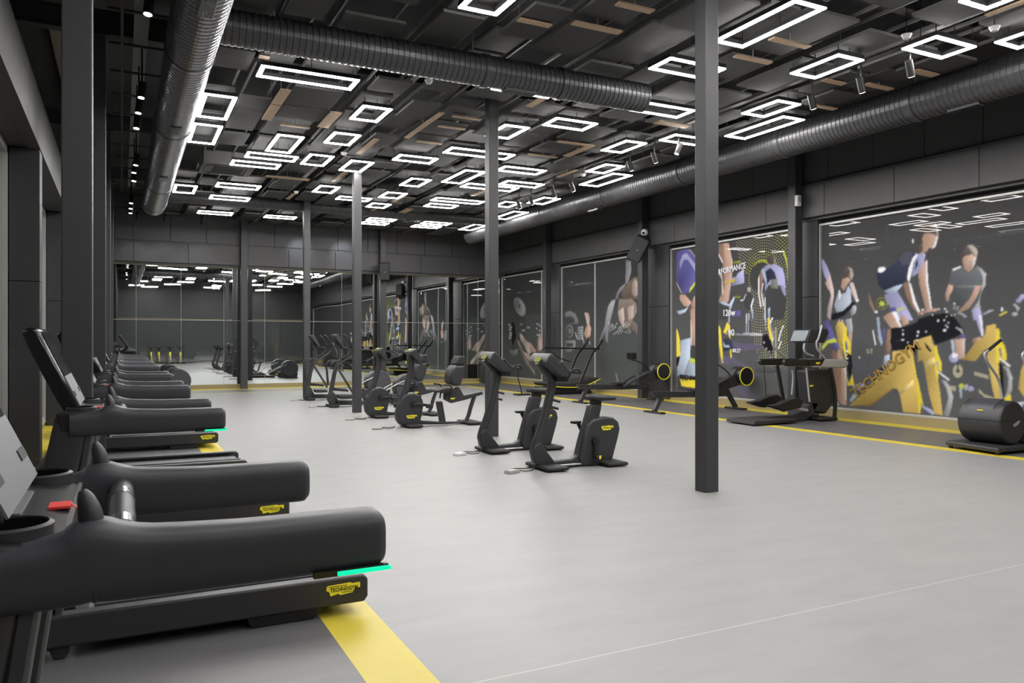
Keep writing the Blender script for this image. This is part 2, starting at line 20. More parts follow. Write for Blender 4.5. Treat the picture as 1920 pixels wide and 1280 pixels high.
MU=[[["haze3",[2390,240,2261,239,2261,36,2390,24]],["disc2",[2402,275,2395,265,2392,256,2393,247,2397,241,2405,236,2415,235,2428,236,2441,240,2454,246,2467,254,2477,264,2484,274,2487,284,2486,292,2482,299,2474,303,2463,305,2450,303,2437,299,2424,293,2412,284]],["greyl",[2414,275,2409,266,2406,258,2406,251,2409,246,2416,242,2424,241,2434,242,2445,245,2456,251,2466,258,2475,266,2481,274,2484,283,2483,290,2480,295,2474,299,2465,300,2455,299,2443,295,2432,290,2423,283]],["disc2",[2420,275,2415,268,2413,261,2413,255,2416,250,2421,247,2428,246,2437,247,2447,250,2456,254,2465,260,2472,267,2477,275,2480,282,2479,288,2476,293,2471,296,2464,297,2455,296,2445,293,2436,288,2427,282]],["sock",[2433,272,2435,268,2439,266,2444,266,2447,269,2449,273,2447,276,2444,279,2439,278,2435,276]],["disc",[2490,228,2466,235,2405,217,2412,198,2447,195,2474,203]],["greyl",[2441,209,2418,209,2418,205,2441,206]],["black",[2498,218,2478,214,2466,164,2494,128,2506,164,2518,200]],["disc",[2504,189,2507,180,2514,172,2524,168,2536,168,2547,172,2554,180,2557,190,2554,199,2547,207,2536,211,2524,211,2514,206,2507,198]],["sock",[2508,189,2509,181,2515,175,2523,172,2531,172,2539,175,2545,182,2547,190,2545,197,2539,204,2531,207,2523,207,2515,203,2509,197]],["disc2",[2524,117,2486,115,2452,121,2462,100,2490,95,2518,102]],["sock",[2510,128,2454,132,2458,121,2490,116,2506,120]],["skin2",[2441,176,2418,170,2390,149,2353,139,2313,112,2356,109,2371,101,2405,132,2431,153]],["pink",[2375,142,2353,137,2313,112,2356,110]],["skind2",[2313,112,2311,149,2297,178,2278,166,2262,143,2262,109]],["pink",[2306,119,2295,170,2281,143,2281,116]],["skind2",[2462,151,2447,151,2408,111,2367,73,2327,47,2324,32,2390,69,2427,107]],["skin2",[2418,114,2367,101,2299,65,2302,55,2324,58,2375,84]],["white",[2521,207,2525,206,2530,206,2530,209,2525,209]],["white",[2286,199,2289,197,2294,198,2294,200,2289,200]],["white",[2499,176,2502,174,2507,175,2507,177,2502,178]],["white",[2305,170,2307,168,2312,169,2312,171,2307,172]],["white",[2500,199,2504,197,2509,198,2509,200,2504,201]],["white",[2253,191,2256,189,2261,190,2261,192,2256,193]],["white",[2502,168,2505,166,2511,167,2511,169,2505,170]],["white",[2271,213,2274,211,2279,212,2279,214,2274,214]],["white",[2504,191,2507,190,2512,190,2512,192,2507,193]],["white",[2289,184,2292,182,2297,183,2297,185,2292,186]],["white",[2505,160,2508,158,2514,159,2514,161,2508,162]],["white",[2307,206,2310,204,2315,205,2315,207,2310,208]],["white",[2507,183,2510,182,2516,182,2516,184,2510,185]],["white",[2256,176,2259,175,2263,175,2263,177,2259,178]],["white",[2508,206,2512,205,2517,206,2517,208,2512,208]],["white",[2274,198,2277,196,2281,197,2281,199,2277,199]],["white",[2510,175,2513,174,2519,174,2519,177,2513,177]],["white",[2292,169,2295,168,2300,168,2300,170,2295,171]],["white",[2512,199,2515,197,2520,198,2520,200,2515,200]],["white",[2310,191,2313,189,2318,190,2318,192,2313,193]],["white",[2513,167,2517,166,2522,166,2522,169,2517,169]],["white",[2259,212,2262,210,2266,211,2266,213,2262,213]],["white",[2515,191,2518,189,2524,190,2524,192,2518,192]],["white",[2277,183,2279,182,2284,182,2284,184,2279,185]],["white",[2516,159,2520,158,2525,158,2525,161,2520,161]],["white",[2295,205,2298,203,2302,204,2302,206,2298,207]],["silver",[2427,188,2399,187,2399,184,2427,185]],["silver",[2390,197,2364,196,2364,193,2390,194]]],[["haze3",[1899,241,1762,242,1706,234,1706,32,1899,22]],["disc2",[2124,240,2093,243,2062,233,2047,215,2046,203,2124,201]],["sock",[2124,224,2093,227,2069,218,2067,205,2124,203]],["disc2",[2075,179,2076,172,2080,166,2086,162,2094,159,2102,159,2110,162,2116,166,2120,173,2122,180,2120,187,2116,193,2110,197,2102,200,2094,200,2086,197,2080,192,2076,186]],["sock",[2082,179,2083,174,2085,169,2090,166,2095,164,2101,164,2106,166,2111,170,2114,174,2115,180,2114,185,2111,190,2106,193,2101,195,2095,195,2090,193,2085,189,2083,185]],["disc2",[2088,179,2089,175,2092,172,2096,170,2100,170,2104,172,2107,175,2108,180,2107,184,2104,187,2100,189,2096,189,2092,187,2089,184]],["disc2",[2124,150,2099,150,2062,150,2062,132,2093,114,2124,117]],["sock",[2120,142,2072,143,2079,132,2113,128]],["skin",[2010,235,1987,234,1980,217,1982,200,1972,187,1978,163,2000,158,2013,170,2003,187,1994,197,2003,218]],["skinl",[2010,233,1997,233,1984,200,1994,200]],["silver",[2052,191,2019,193,2016,189,2049,187]],["silver",[2052,183,2019,185,2016,180,2049,179]],["silver",[2052,175,2019,176,2016,172,2049,170]],["silver",[2052,166,2019,168,2016,163,2049,162]],["silver",[2052,158,2019,159,2016,155,2049,154]],["greyl",[1794,375,1770,369,1767,342,1781,312,1796,307,1794,338]],["greyl",[1794,310,1822,299,1839,285,1845,268,1833,268,1825,283,1805,298]],["greyl",[1844,267,1864,264,1881,250,1893,215,1897,195,1920,163,1938,133,1929,133,1899,176,1893,150,1884,143,1879,182,1867,214,1853,246]],["skind2",[1827,267,1762,265,1744,251,1741,229,1757,211,1778,184,1805,184,1827,207,1834,226]],["skin2",[1830,232,1805,244,1800,212,1805,187,1825,207]],["skin2",[1784,243,1757,248,1757,214,1778,206,1784,225]],["brown",[1805,301,1773,314,1752,325,1731,318,1722,302,1731,272,1741,263,1805,268,1816,279]],["skin2",[1762,307,1749,319,1736,306,1736,275,1752,270,1765,283]],["skind2",[1773,199,1757,205,1736,192,1711,144,1718,144,1747,174,1768,181]],["silver",[1725,311,1717,304,1708,309,1717,265,1723,268]],["white",[1876,201,1878,200,1881,201,1881,202,1878,203]],["white",[1841,189,1843,188,1846,188,1846,190,1843,190]],["white",[1807,177,1809,176,1812,176,1812,178,1809,178]],["white",[1774,196,1776,195,1779,195,1779,197,1776,197]],["white",[1850,186,1852,184,1856,185,1856,186,1852,187]],["white",[1816,173,1818,172,1821,173,1821,174,1818,175]],["white",[1783,193,1785,192,1788,192,1788,194,1785,194]],["white",[1860,182,1862,181,1865,181,1865,183,1862,183]],["white",[1826,170,1828,169,1831,169,1831,171,1828,171]],["white",[1792,189,1794,188,1797,189,1797,190,1794,191]],["white",[1870,179,1872,177,1875,178,1875,180,1872,180]],["white",[1835,198,1837,197,1840,198,1840,199,1837,200]],["white",[1802,186,1803,185,1806,185,1806,187,1803,187]],["white",[1769,174,1771,173,1774,173,1774,175,1771,175]],["white",[1845,195,1847,194,1850,194,1850,196,1847,196]],["white",[1811,183,1813,182,1816,182,1816,184,1813,184]],["white",[1778,171,1780,170,1783,170,1783,172,1780,172]],["white",[1854,192,1856,191,1860,191,1860,193,1856,193]],["white",[1820,179,1822,178,1825,179,1825,180,1822,181]],["white",[1787,199,1789,198,1792,198,1792,200,1789,200]],["white",[1864,188,1866,187,1869,188,1869,189,1866,190]],["white",[1830,176,1832,175,1835,175,1835,177,1832,177]],["white",[1796,195,1798,194,1801,195,1801,196,1798,197]],["white",[1874,185,1876,184,1879,184,1879,186,1876,186]],["white",[1839,173,1841,171,1844,172,1844,173,1841,174]],["white",[1805,192,1807,191,1810,191,1810,193,1807,193]],["white",[1772,180,1774,179,1777,179,1777,181,1774,181]],["white",[1849,169,1851,168,1854,168,1854,170,1851,170]],["white",[1815,189,1817,188,1820,188,1820,190,1817,190]],["white",[1782,177,1783,176,1786,176,1786,178,1783,178]],["white",[1858,198,1860,197,1864,197,1864,199,1860,199]],["white",[1824,185,1826,184,1829,185,1829,186,1826,187]],["white",[1791,173,1793,172,1796,173,1796,174,1793,175]],["white",[1868,195,1870,193,1873,194,1873,195,1870,196]],["white",[2059,174,2061,173,2064,173,2064,175,2061,175]],["white",[2019,161,2021,160,2024,160,2024,162,2021,162]],["white",[1981,148,1982,147,1985,147,1985,149,1982,149]],["white",[2057,170,2059,169,2062,169,2062,171,2059,171]],["white",[2017,157,2019,156,2022,156,2022,158,2019,158]],["white",[1979,144,1980,143,1983,144,1983,145,1980,146]],["white",[2055,166,2057,165,2060,165,2060,167,2057,168]],["white",[2016,153,2017,152,2020,153,2020,154,2017,155]],["white",[1977,141,1978,139,1981,140,1981,142,1978,142]],["white",[2053,162,2055,161,2058,162,2058,163,2055,164]],["white",[2014,150,2015,148,2018,149,2018,150,2015,151]],["white",[1975,171,1977,170,1979,170,1979,172,1977,172]],["white",[2051,159,2053,157,2056,158,2056,159,2053,160]],["white",[2012,146,2013,144,2016,145,2016,147,2013,147]],["greyl",[1844,57,1839,57,1827,26,1834,25]],["haze3",[1813,124,1817,116,1827,113,1838,116,1842,124,1838,132,1827,136,1817,132]],["haze3",[2084,329,2089,322,2099,319,2110,323,2115,331,2110,338,2099,340,2089,336]]],[["violet",[1572,376,1529,378,1508,364,1492,347,1491,300,1508,282,1543,263,1560,284,1572,301]],["lilac",[1549,365,1532,368,1508,345,1491,331,1491,311,1505,326,1529,352,1543,352,1557,330,1560,344]],["lime",[1491,297,1508,279,1524,268,1519,280,1491,302]],["beige",[1572,299,1549,269,1551,267,1572,295]],["beige",[1526,377,1516,374,1492,349,1492,345,1508,363]],["skin",[1557,266,1538,264,1513,244,1527,234,1543,237,1560,255]],["shoe",[1571,224,1540,228,1524,234,1538,221,1560,216]],["skin",[1491,264,1491,200,1513,201,1520,224,1516,239,1504,258]],["skind",[1516,239,1508,249,1508,201,1513,201,1520,224]],["skin",[1518,227,1490,226,1490,138,1518,138,1516,190]],["skinl",[1518,207,1511,181,1512,138,1518,138]],["sock",[1517,139,1490,136,1490,103,1521,108]],["black",[1532,138,1517,136,1518,132,1530,132]],["shoe",[1556,150,1537,154,1517,157,1519,108,1528,93,1544,62,1569,61,1568,89,1556,115]],["lime",[1520,108,1490,103,1490,93,1523,97]],["shoe",[1524,97,1490,92,1490,61,1543,62]],["yellow",[1572,182,1565,172,1559,153,1556,112,1572,109]],["black",[1572,107,1557,110,1566,85,1572,88]],["sock",[1564,62,1490,61,1490,26,1564,24]],["yellow",[1559,54,1493,54,1490,46,1499,34,1552,36]],["sock",[1552,51,1528,51,1528,50,1552,49]],["skin",[1403,377,1382,376,1377,358,1369,329,1373,292,1382,243,1390,236,1405,243,1417,242,1405,261,1400,294,1403,332,1417,357,1417,378]],["skind",[1417,378,1400,377,1393,331,1395,277,1403,244,1405,261,1400,294,1403,332,1417,357]],["skinl",[1377,359,1369,329,1372,300,1379,260,1382,245,1379,276,1374,302,1372,328]],["white",[1417,357,1402,334,1403,331,1417,352]],["skinl",[1417,318,1405,304,1399,261,1405,256,1406,294,1417,310]],["shoe",[1381,234,1365,251,1363,247,1376,222,1417,242,1400,241]],["sock",[1417,238,1379,229,1390,198,1417,198]],["lilac",[1373,295,1359,295,1353,303,1334,312,1332,280,1372,276]],["limed",[1366,331,1344,332,1344,327,1366,326]],["limed",[1363,252,1344,251,1344,247,1363,247]],["violet",[1374,219,1344,218,1344,205,1374,206]],["silver",[1374,364,1360,362,1317,354,1317,352,1367,359]],["disc",[1243,287,1244,279,1247,273,1251,267,1256,262,1263,258,1270,256,1278,256,1286,257,1294,260,1301,264,1307,270,1311,277,1314,284,1315,292,1314,299,1311,306,1307,312,1301,317,1294,321,1286,322,1278,323,1270,321,1263,318,1256,313,1251,308,1247,301,1244,294]],["limed",[1303,317,1300,323,1287,328,1272,327,1262,323,1262,320,1276,323,1293,321,1302,314]],["lime",[1215,342,1207,325,1201,301,1201,280,1205,280,1205,301,1211,322,1219,341]],["hair",[1237,323,1238,319,1241,316,1245,314,1249,314,1254,315,1258,317,1260,321,1261,325,1260,329,1258,332,1254,334,1249,334,1245,333,1241,330,1238,327]],["hairl",[1241,330,1237,323,1239,314,1243,315,1242,322]],["lilac",[1281,305,1264,315,1239,315,1219,304,1213,290,1209,258,1217,266,1258,271,1268,258,1269,278,1278,295]],["navy",[1268,300,1253,308,1241,298,1233,279,1253,282,1262,272,1264,284]],["shoe",[1281,305,1272,307,1268,294,1264,280,1267,277,1274,293]],["skind",[1289,286,1282,303,1274,288,1278,270,1280,254,1272,226,1281,223,1289,255]],["white",[1289,286,1286,294,1286,255,1279,224,1283,224,1289,255]],["white",[1276,276,1273,276,1278,257,1271,227,1274,225,1280,254]],["sock",[1269,257,1258,271,1225,268,1209,250,1209,223,1215,194,1268,196]],["sage",[1252,282,1233,282,1231,262,1252,263]],["lilac",[1225,266,1215,266,1209,250,1211,243,1219,254]],["white",[1270,241,1267,247,1268,196,1271,196]],["shoe",[1261,219,1254,222,1254,195,1259,195]],["hairl",[1312,264,1312,262,1314,260,1315,259,1318,259,1320,259,1322,260,1323,262,1323,265,1323,267,1322,269,1320,270,1318,270,1315,269,1314,268,1312,266]],["sock",[1333,251,1317,258,1303,246,1304,230,1317,217,1331,225]],["white",[1304,246,1302,243,1308,226,1305,204,1307,204,1312,228]],["white",[1344,242,1335,243,1327,255,1326,254,1334,241,1343,240]],["white",[1326,210,1324,210,1325,170,1326,170]],["shoe",[1320,213,1317,210,1318,169,1321,168]],["shoe",[1309,220,1305,219,1305,198,1307,196]],["yellow",[1261,200,1256,200,1252,185,1243,161,1249,144,1255,156,1260,179]],["shoe",[1271,218,1267,218,1265,189,1269,190]],["shoe",[1257,218,1254,218,1254,203,1256,203]],["black",[1276,161,1262,164,1245,143,1249,120,1276,139]],["white",[1266,185,1267,184,1269,184,1269,185,1269,187,1267,187]],["white",[1265,177,1266,175,1268,175,1268,177,1268,179,1266,179]],["white",[1254,162,1255,161,1257,161,1257,162,1257,164,1255,164]],["white",[1263,133,1264,131,1265,131,1266,133,1265,135,1264,135]],["white",[1254,127,1255,125,1257,125,1257,127,1257,128,1255,128]],["white",[1251,114,1252,112,1253,112,1254,114,1253,115,1252,115]],["white",[1270,146,1270,144,1272,144,1273,146,1272,148,1270,148]],["white",[1281,172,1282,170,1283,170,1284,172,1283,173,1282,173]],["white",[1242,169,1243,167,1245,167,1245,169,1245,170,1243,170]],["beige",[1240,178,1235,178,1235,78,1240,78]],["limed",[1269,130,1266,130,1266,94,1269,94]],["bench",[1296,95,1207,95,1207,80,1296,80]],["plum",[1369,148,1331,143,1285,142,1276,139,1289,132,1340,126,1362,129]],["plum",[1399,116,1364,110,1317,92,1289,75,1300,73,1340,90,1379,101,1399,109]],["plum",[1359,48,1338,51,1307,37,1287,25,1340,23]],["haze2",[1312,99,1278,135,1276,133,1289,113,1307,98]],["silver",[1394,167,1340,165,1331,168,1278,166,1276,161,1340,162,1394,165]],["yellow",[1417,188,1409,178,1400,98,1406,97,1415,142]],["yellow",[1395,179,1388,193,1379,187,1372,111,1377,111,1383,177,1392,167,1401,169]],["navy",[1400,153,1379,158,1364,132,1399,125]],["shoe",[1400,149,1394,139,1382,139,1379,135,1399,135]],["plum",[1414,100,1399,114,1372,95,1409,96]],["shoe",[1387,217,1379,219,1379,191,1384,191,1383,208]]],[["haze",[855,144,803,154,758,110,723,103,723,24,843,13,837,70]],["lilac",[1117,315,1110,311,1102,299,1095,284,1101,268,1107,277,1113,294]],["skinl",[1095,284,1089,263,1085,248,1086,234,1091,209,1094,191,1101,198,1100,215,1092,240,1098,256,1105,273,1101,268]],["skin",[1107,266,1101,268,1095,251,1099,252]],["violet",[1110,186,1100,193,1093,181,1082,155,1098,151,1102,172]],["lime",[1115,139,1100,151,1082,155,1077,147,1098,145,1113,131]],["violet",[1091,143,1077,147,1071,136,1087,132]],["skind",[1091,122,1087,132,1075,125,1066,102,1068,74,1066,25,1079,32,1087,65,1086,101]],["skin",[1075,133,1071,135,1058,105,1055,75,1055,26,1066,25,1068,74,1066,102,1077,118]],["white",[1060,102,1057,102,1055,75,1055,32,1056,32,1057,75]],["navy",[1091,21,1088,32,1077,35,1067,23]],["lilac",[1085,29,1077,31,1072,24,1081,22]],["hair",[1039,279,1040,274,1043,271,1048,268,1053,268,1058,269,1063,272,1065,276,1067,281,1065,286,1063,290,1058,293,1053,293,1048,292,1043,289,1040,284]],["hairl",[1052,293,1042,288,1039,276,1044,266,1049,275,1046,283]],["skin",[1065,270,1051,273,1046,266,1053,259,1061,247,1068,255]],["tank",[1073,248,1069,240,1057,243,1051,257,1045,246,1044,225,1055,208,1077,203,1084,219,1079,234]],["white",[1073,248,1071,249,1068,239,1072,230]],["skinl",[1048,261,1040,262,1034,247,1028,226,1032,223,1040,237,1045,248]],["black",[1090,203,1064,208,1040,225,1034,223,1059,199,1083,191,1090,191]],["silver",[1046,207,1040,218,1032,216,1034,203,1044,197]],["white",[1034,230,1027,228,1026,226,1032,224]],["gold",[1081,177,1075,189,1060,185,1060,166,1058,155,1066,143,1064,122,1075,143]],["silver",[1058,191,1044,193,1041,176,1042,163,1051,164,1055,177]],["skin",[1051,164,1042,163,1044,139,1046,126,1050,143]],["yellow",[1060,180,1055,177,1054,160,1047,148,1044,131,1045,116,1058,115,1064,137,1064,151]],["violet",[1058,148,1055,149,1052,136,1054,129,1057,134]],["black",[1057,129,1044,122,1041,101,1048,72,1055,109]],["yellow",[1056,82,1049,68,1042,85,1037,64,1052,63]],["haze2",[1040,111,1012,113,1003,84,1036,71]],["lilac",[1041,64,1019,69,1015,67,1016,60,1040,53]],["shoe",[1048,36,1038,49,1031,44,1044,31]],["skind",[1005,240,1001,230,991,207,994,204,1004,220]],["white",[985,204,986,202,988,201,991,202,992,204,991,205,988,206,986,205]],["shoe",[988,193,982,193,981,175,975,146,978,141,984,154]],["violet",[975,170,970,174,971,151,976,149]],["white",[997,169,995,170,989,143,991,141]],["beige",[1010,135,1005,135,1004,126,1010,127]],["bg",[1009,133,1006,133,1006,128,1008,128]],["beige",[1002,135,997,135,997,131,1000,128,997,127,997,126,1002,126,999,132,1002,133]],["navy",[989,275,976,279,960,285,949,292,940,301,931,309,920,310,909,306,905,303,913,294,920,278,925,261,931,253,949,238,972,241,984,253]],["haze2",[942,298,931,309,918,309,914,297,921,285,934,286]],["white",[984,284,980,286,972,286,968,281,973,278,976,276,984,277]],["shoe",[972,242,945,250,934,251,945,240,960,233]],["lilac",[908,305,894,304,894,281,902,270,913,264,916,265,913,282,914,294]],["white",[914,297,905,304,904,301,913,289,916,271,921,254,925,261,922,278]],["navy",[908,290,902,296,904,283,910,274]],["lilac",[904,306,894,305,889,301,892,289,901,273,904,270]],["skind",[933,253,923,256,916,244,907,219,900,202,904,199,914,208,926,228]],["white",[922,254,918,252,908,219,900,202,894,198,894,195,902,198,913,217]],["skin",[903,267,892,289,887,287,886,253,882,230,878,202,888,201,896,230,901,248]],["white",[889,292,886,288,885,253,881,230,877,202,879,201,884,229,888,252]],["skin",[878,206,864,206,870,201,889,199,904,194,904,201,889,202]],["hair",[904,353,904,316,897,313,894,316,887,317,870,318,867,329,865,338,867,348,876,356,887,360,896,359]],["skin",[892,337,885,338,872,333,867,328,869,320,872,311,878,310,883,312,886,306,897,302,904,305,904,312,897,315,894,321,896,329]],["hairl",[875,355,867,348,865,338,866,329,869,331,869,340,873,349]],["white",[869,330,866,329,869,318,872,311,877,310,873,316,871,322]],["hair",[907,303,905,316,894,323,894,308,902,303]],["white",[915,330,913,330,912,323,914,322]],["lilac",[972,234,960,237,945,240,941,234,925,208,913,186,945,187,955,203]],["violet",[962,209,949,212,945,201,957,199]],["white",[954,201,945,202,940,187,947,187]],["lime",[946,206,934,211,931,207,942,200]],["skin",[974,193,967,198,956,203,948,203,937,175,958,173]],["white",[956,202,948,203,936,175,939,174]],["skin",[939,197,930,198,921,182,935,175]],["lilac",[942,206,932,206,928,197,937,194]],["skind",[965,170,955,173,954,143,958,137,962,122,971,123,969,143]],["shoe",[971,122,960,125,960,107,969,103,974,107]],["navy",[986,96,974,103,967,101,982,88]],["limed",[964,218,965,215,967,212,969,209,973,208,977,207,981,208,984,210,987,212,989,216,989,219,989,222,987,226,984,228,981,229,977,230,973,229,969,227,967,225,965,221]],["bg",[966,218,966,215,968,212,970,210,973,209,977,209,980,209,983,211,986,213,987,216,988,219,987,222,986,225,983,227,980,228,977,228,973,228,970,226,968,224,966,221]],["lime",[968,217,974,216,974,211,977,216,983,213,980,218,985,220,979,221,980,226,976,221,971,224,973,219]],["gold",[1048,25,978,88,962,103,955,113,955,130,916,135,913,122,906,85,899,22,933,22,939,52,944,62,951,64,960,58,988,37,1001,27]],["goldl",[939,59,913,81,912,73,938,52]],["goldd",[1001,27,988,37,960,58,951,64,955,65,1005,30,1044,25]],["yellow",[916,128,913,122,907,88,898,42,899,22,902,22,906,66,911,97]],["yellow",[907,84,904,82,894,39,894,34,897,39]],["black",[958,173,930,175,914,180,894,188,894,154,909,143,916,135,955,132,959,146]],["black",[904,188,878,195,851,197,835,188,818,164,837,155,855,148,871,143,878,159,888,157,904,153]],["gold",[904,152,879,159,876,146,871,139,867,113,866,83,862,59,858,22,873,24,883,58,892,107,894,114,898,116,904,112]],["goldl",[891,113,873,122,871,113,889,101]],["black",[892,148,888,145,878,133,881,130,888,137]],["yellow",[872,140,869,142,866,128,860,113,859,96,865,100,867,79,871,95]],["lilac",[869,115,866,113,865,100,868,101]],["silver",[860,83,851,81,844,71,839,55,842,37,847,22,857,22,851,39,847,54,851,69]],["white",[866,98,845,84,847,82,867,96]],["lilac",[897,37,879,31,871,23,878,22,897,34]],["silver",[840,205,824,228,821,229,818,225,832,200,835,202,822,224,823,225,837,202]],["white",[851,204,852,203,854,203,855,204,854,205,852,205]],["white",[848,199,849,198,851,198,852,199,851,201,849,201]],["white",[863,204,863,203,865,203,865,204,865,205,863,205]],["white",[875,195,876,194,877,194,878,195,877,196,876,196]],["white",[840,193,841,192,842,192,843,193,842,194,841,194]],["white",[892,204,893,203,896,203,897,205,896,206,893,206]],["white",[822,203,823,201,825,201,826,203,825,204,823,204]],["white",[835,212,836,211,838,212,838,213,838,214,836,214]],["white",[849,191,850,190,851,190,852,191,851,192,850,192]],["white",[864,184,865,183,867,183,868,184,867,186,865,186]],["white",[853,185,854,184,855,184,856,185,855,186,854,186]],["white",[846,181,847,179,848,180,849,181,848,182,847,182]],["white",[850,176,851,175,852,175,853,176,852,177,851,177]],["white",[851,168,852,166,855,166,857,168,855,170,852,170]],["white",[887,166,888,165,889,165,890,166,889,167,888,167]],["white",[847,173,847,172,849,172,850,173,849,174,847,174]],["white",[875,195,875,194,877,194,878,195,877,196,875,196]],["white",[834,194,834,193,836,193,837,194,836,195,834,195]],["white",[901,166,902,165,903,165,904,166,903,167,902,167]],["white",[931,161,932,160,934,160,935,161,934,163,932,163]],["white",[931,152,932,150,934,150,936,152,934,153,932,153]],["white",[901,166,902,164,904,164,906,166,904,167,902,167]],["white",[903,159,904,157,906,157,907,159,906,160,904,160]],["white",[904,150,905,148,908,148,910,150,908,152,905,152]],["white",[922,147,923,146,925,146,925,147,925,148,923,148]],["white",[932,169,932,168,934,168,935,169,934,170,932,170]],["white",[1070,190,1071,189,1072,189,1073,190,1072,191,1071,191]],["white",[1063,189,1064,188,1066,188,1067,189,1066,190,1064,190]],["white",[1051,129,1053,127,1055,127,1057,129,1055,131,1053,131]],["white",[1053,122,1054,121,1056,121,1058,122,1056,124,1054,124]],["white",[1051,116,1053,114,1055,114,1057,115,1055,117,1053,117]],["white",[1051,107,1053,105,1055,105,1057,107,1055,109,1053,109]],["white",[1024,118,1025,117,1027,117,1028,118,1027,119,1025,119]],["silver",[828,198,821,195,815,190,818,188,824,193,829,195]],["silver",[834,173,824,169,821,163,824,162,827,167,834,171]],["violet",[826,160,819,161,818,154,826,154]],["hair",[824,289,822,299,815,308,805,307,799,298,805,293,818,291,822,285]],["hairl",[815,309,805,308,798,300,797,294,799,286,803,293,810,302]],["skin",[823,287,818,291,805,293,801,286,801,280,804,270,811,264,819,268,821,276]],["skinl",[810,284,805,287,799,288,801,277,805,269,811,268]],["shirt",[842,269,824,275,818,266,810,264,804,267,799,273,790,266,790,240,793,232,799,214,802,204,834,208,838,244,847,246]],["shirtl",[835,243,799,241,799,237,835,239]],["silver",[799,273,790,267,783,259,784,240,790,231,794,217,791,190,799,184,805,202,796,214,791,232,788,248,790,260]],["white",[840,271,826,275,825,273,838,268]],["skin",[847,246,839,243,840,234,845,228,847,218,851,218,853,229]],["skin",[801,240,791,240,797,224,811,204,830,195,832,198,811,218,805,229]],["lilac",[807,202,794,203,791,191,790,184,804,184]],["lilac",[805,202,792,201,790,190,787,159,790,156,794,168,801,190]],["white",[795,193,790,190,787,159,789,157,791,172]],["skin",[837,152,818,154,819,123,824,119,834,120]],["skinl",[824,149,818,152,820,123,824,120]],["skin",[805,153,795,156,790,154,802,144,805,145]],["shoe",[843,152,838,152,836,129,840,127]],["lilac",[830,121,831,116,836,113,841,113,845,116,847,121,845,125,841,128,836,128,831,126]],["white",[830,125,832,123,836,121,840,122,841,125,840,128,836,129,832,128]],["beige",[822,99,822,95,824,92,826,89,829,88,832,87,835,89,837,91,839,95,839,98,839,102,837,106,835,109,832,110,829,110,826,109,824,106,822,103]],["bg",[827,100,828,97,830,96,831,96,833,97,834,99,833,102,831,103,830,103,828,102]],["bg",[832,114,829,114,829,100,832,99]],["gold",[826,119,818,124,803,144,789,155,785,160,782,174,768,177,763,154,763,113,759,57,758,45,767,48,773,76,781,124,780,135,782,136,786,134,801,116]],["black",[763,116,756,110,754,59,759,57]],["yellow",[766,169,762,169,760,151,754,144,751,134,750,120,754,117,758,124,761,116,764,111,767,119,767,140]],["violet",[762,138,759,138,758,130,758,124,761,126]],["white",[761,123,744,111,746,108,762,121]],["silver",[757,110,747,107,741,92,742,72,748,61,754,58,749,70,747,89,750,102]],["yellow",[758,57,752,59,744,67,742,49,757,46]],["lilac",[759,46,723,54,729,43,751,38]],["white",[759,46,723,55,723,53,758,44]],["beige",[803,99,779,94,779,88,802,93]],["beige",[844,74,834,73,834,65,843,66]],["beige",[796,72,786,63,769,58,768,52,782,55,794,65]],["lime",[819,74,820,72,822,70,825,70,828,71,829,74,828,77,825,78,822,78,820,77]],["lilac",[803,71,804,68,807,67,810,66,813,68,814,70,813,73,810,75,807,75,804,73]],["shoe",[828,70,824,69,823,54,827,54]],["shoe",[818,77,813,77,815,68,819,67]],["silver",[790,194,776,200,768,200,778,196,787,191]],["yellow",[762,191,750,197,749,195,761,189]],["lilac",[737,211,728,222,723,222,723,216,730,209]],["silver",[733,192,734,190,736,189,739,189,741,190,742,192,741,194,739,195,736,195,734,193]],["white",[755,200,756,198,757,197,759,198,759,200,759,203,757,203,756,202]],["silver",[741,208,735,207,730,201,733,195,736,202]],["gold",[723,117,728,103,732,75,723,62]]]]
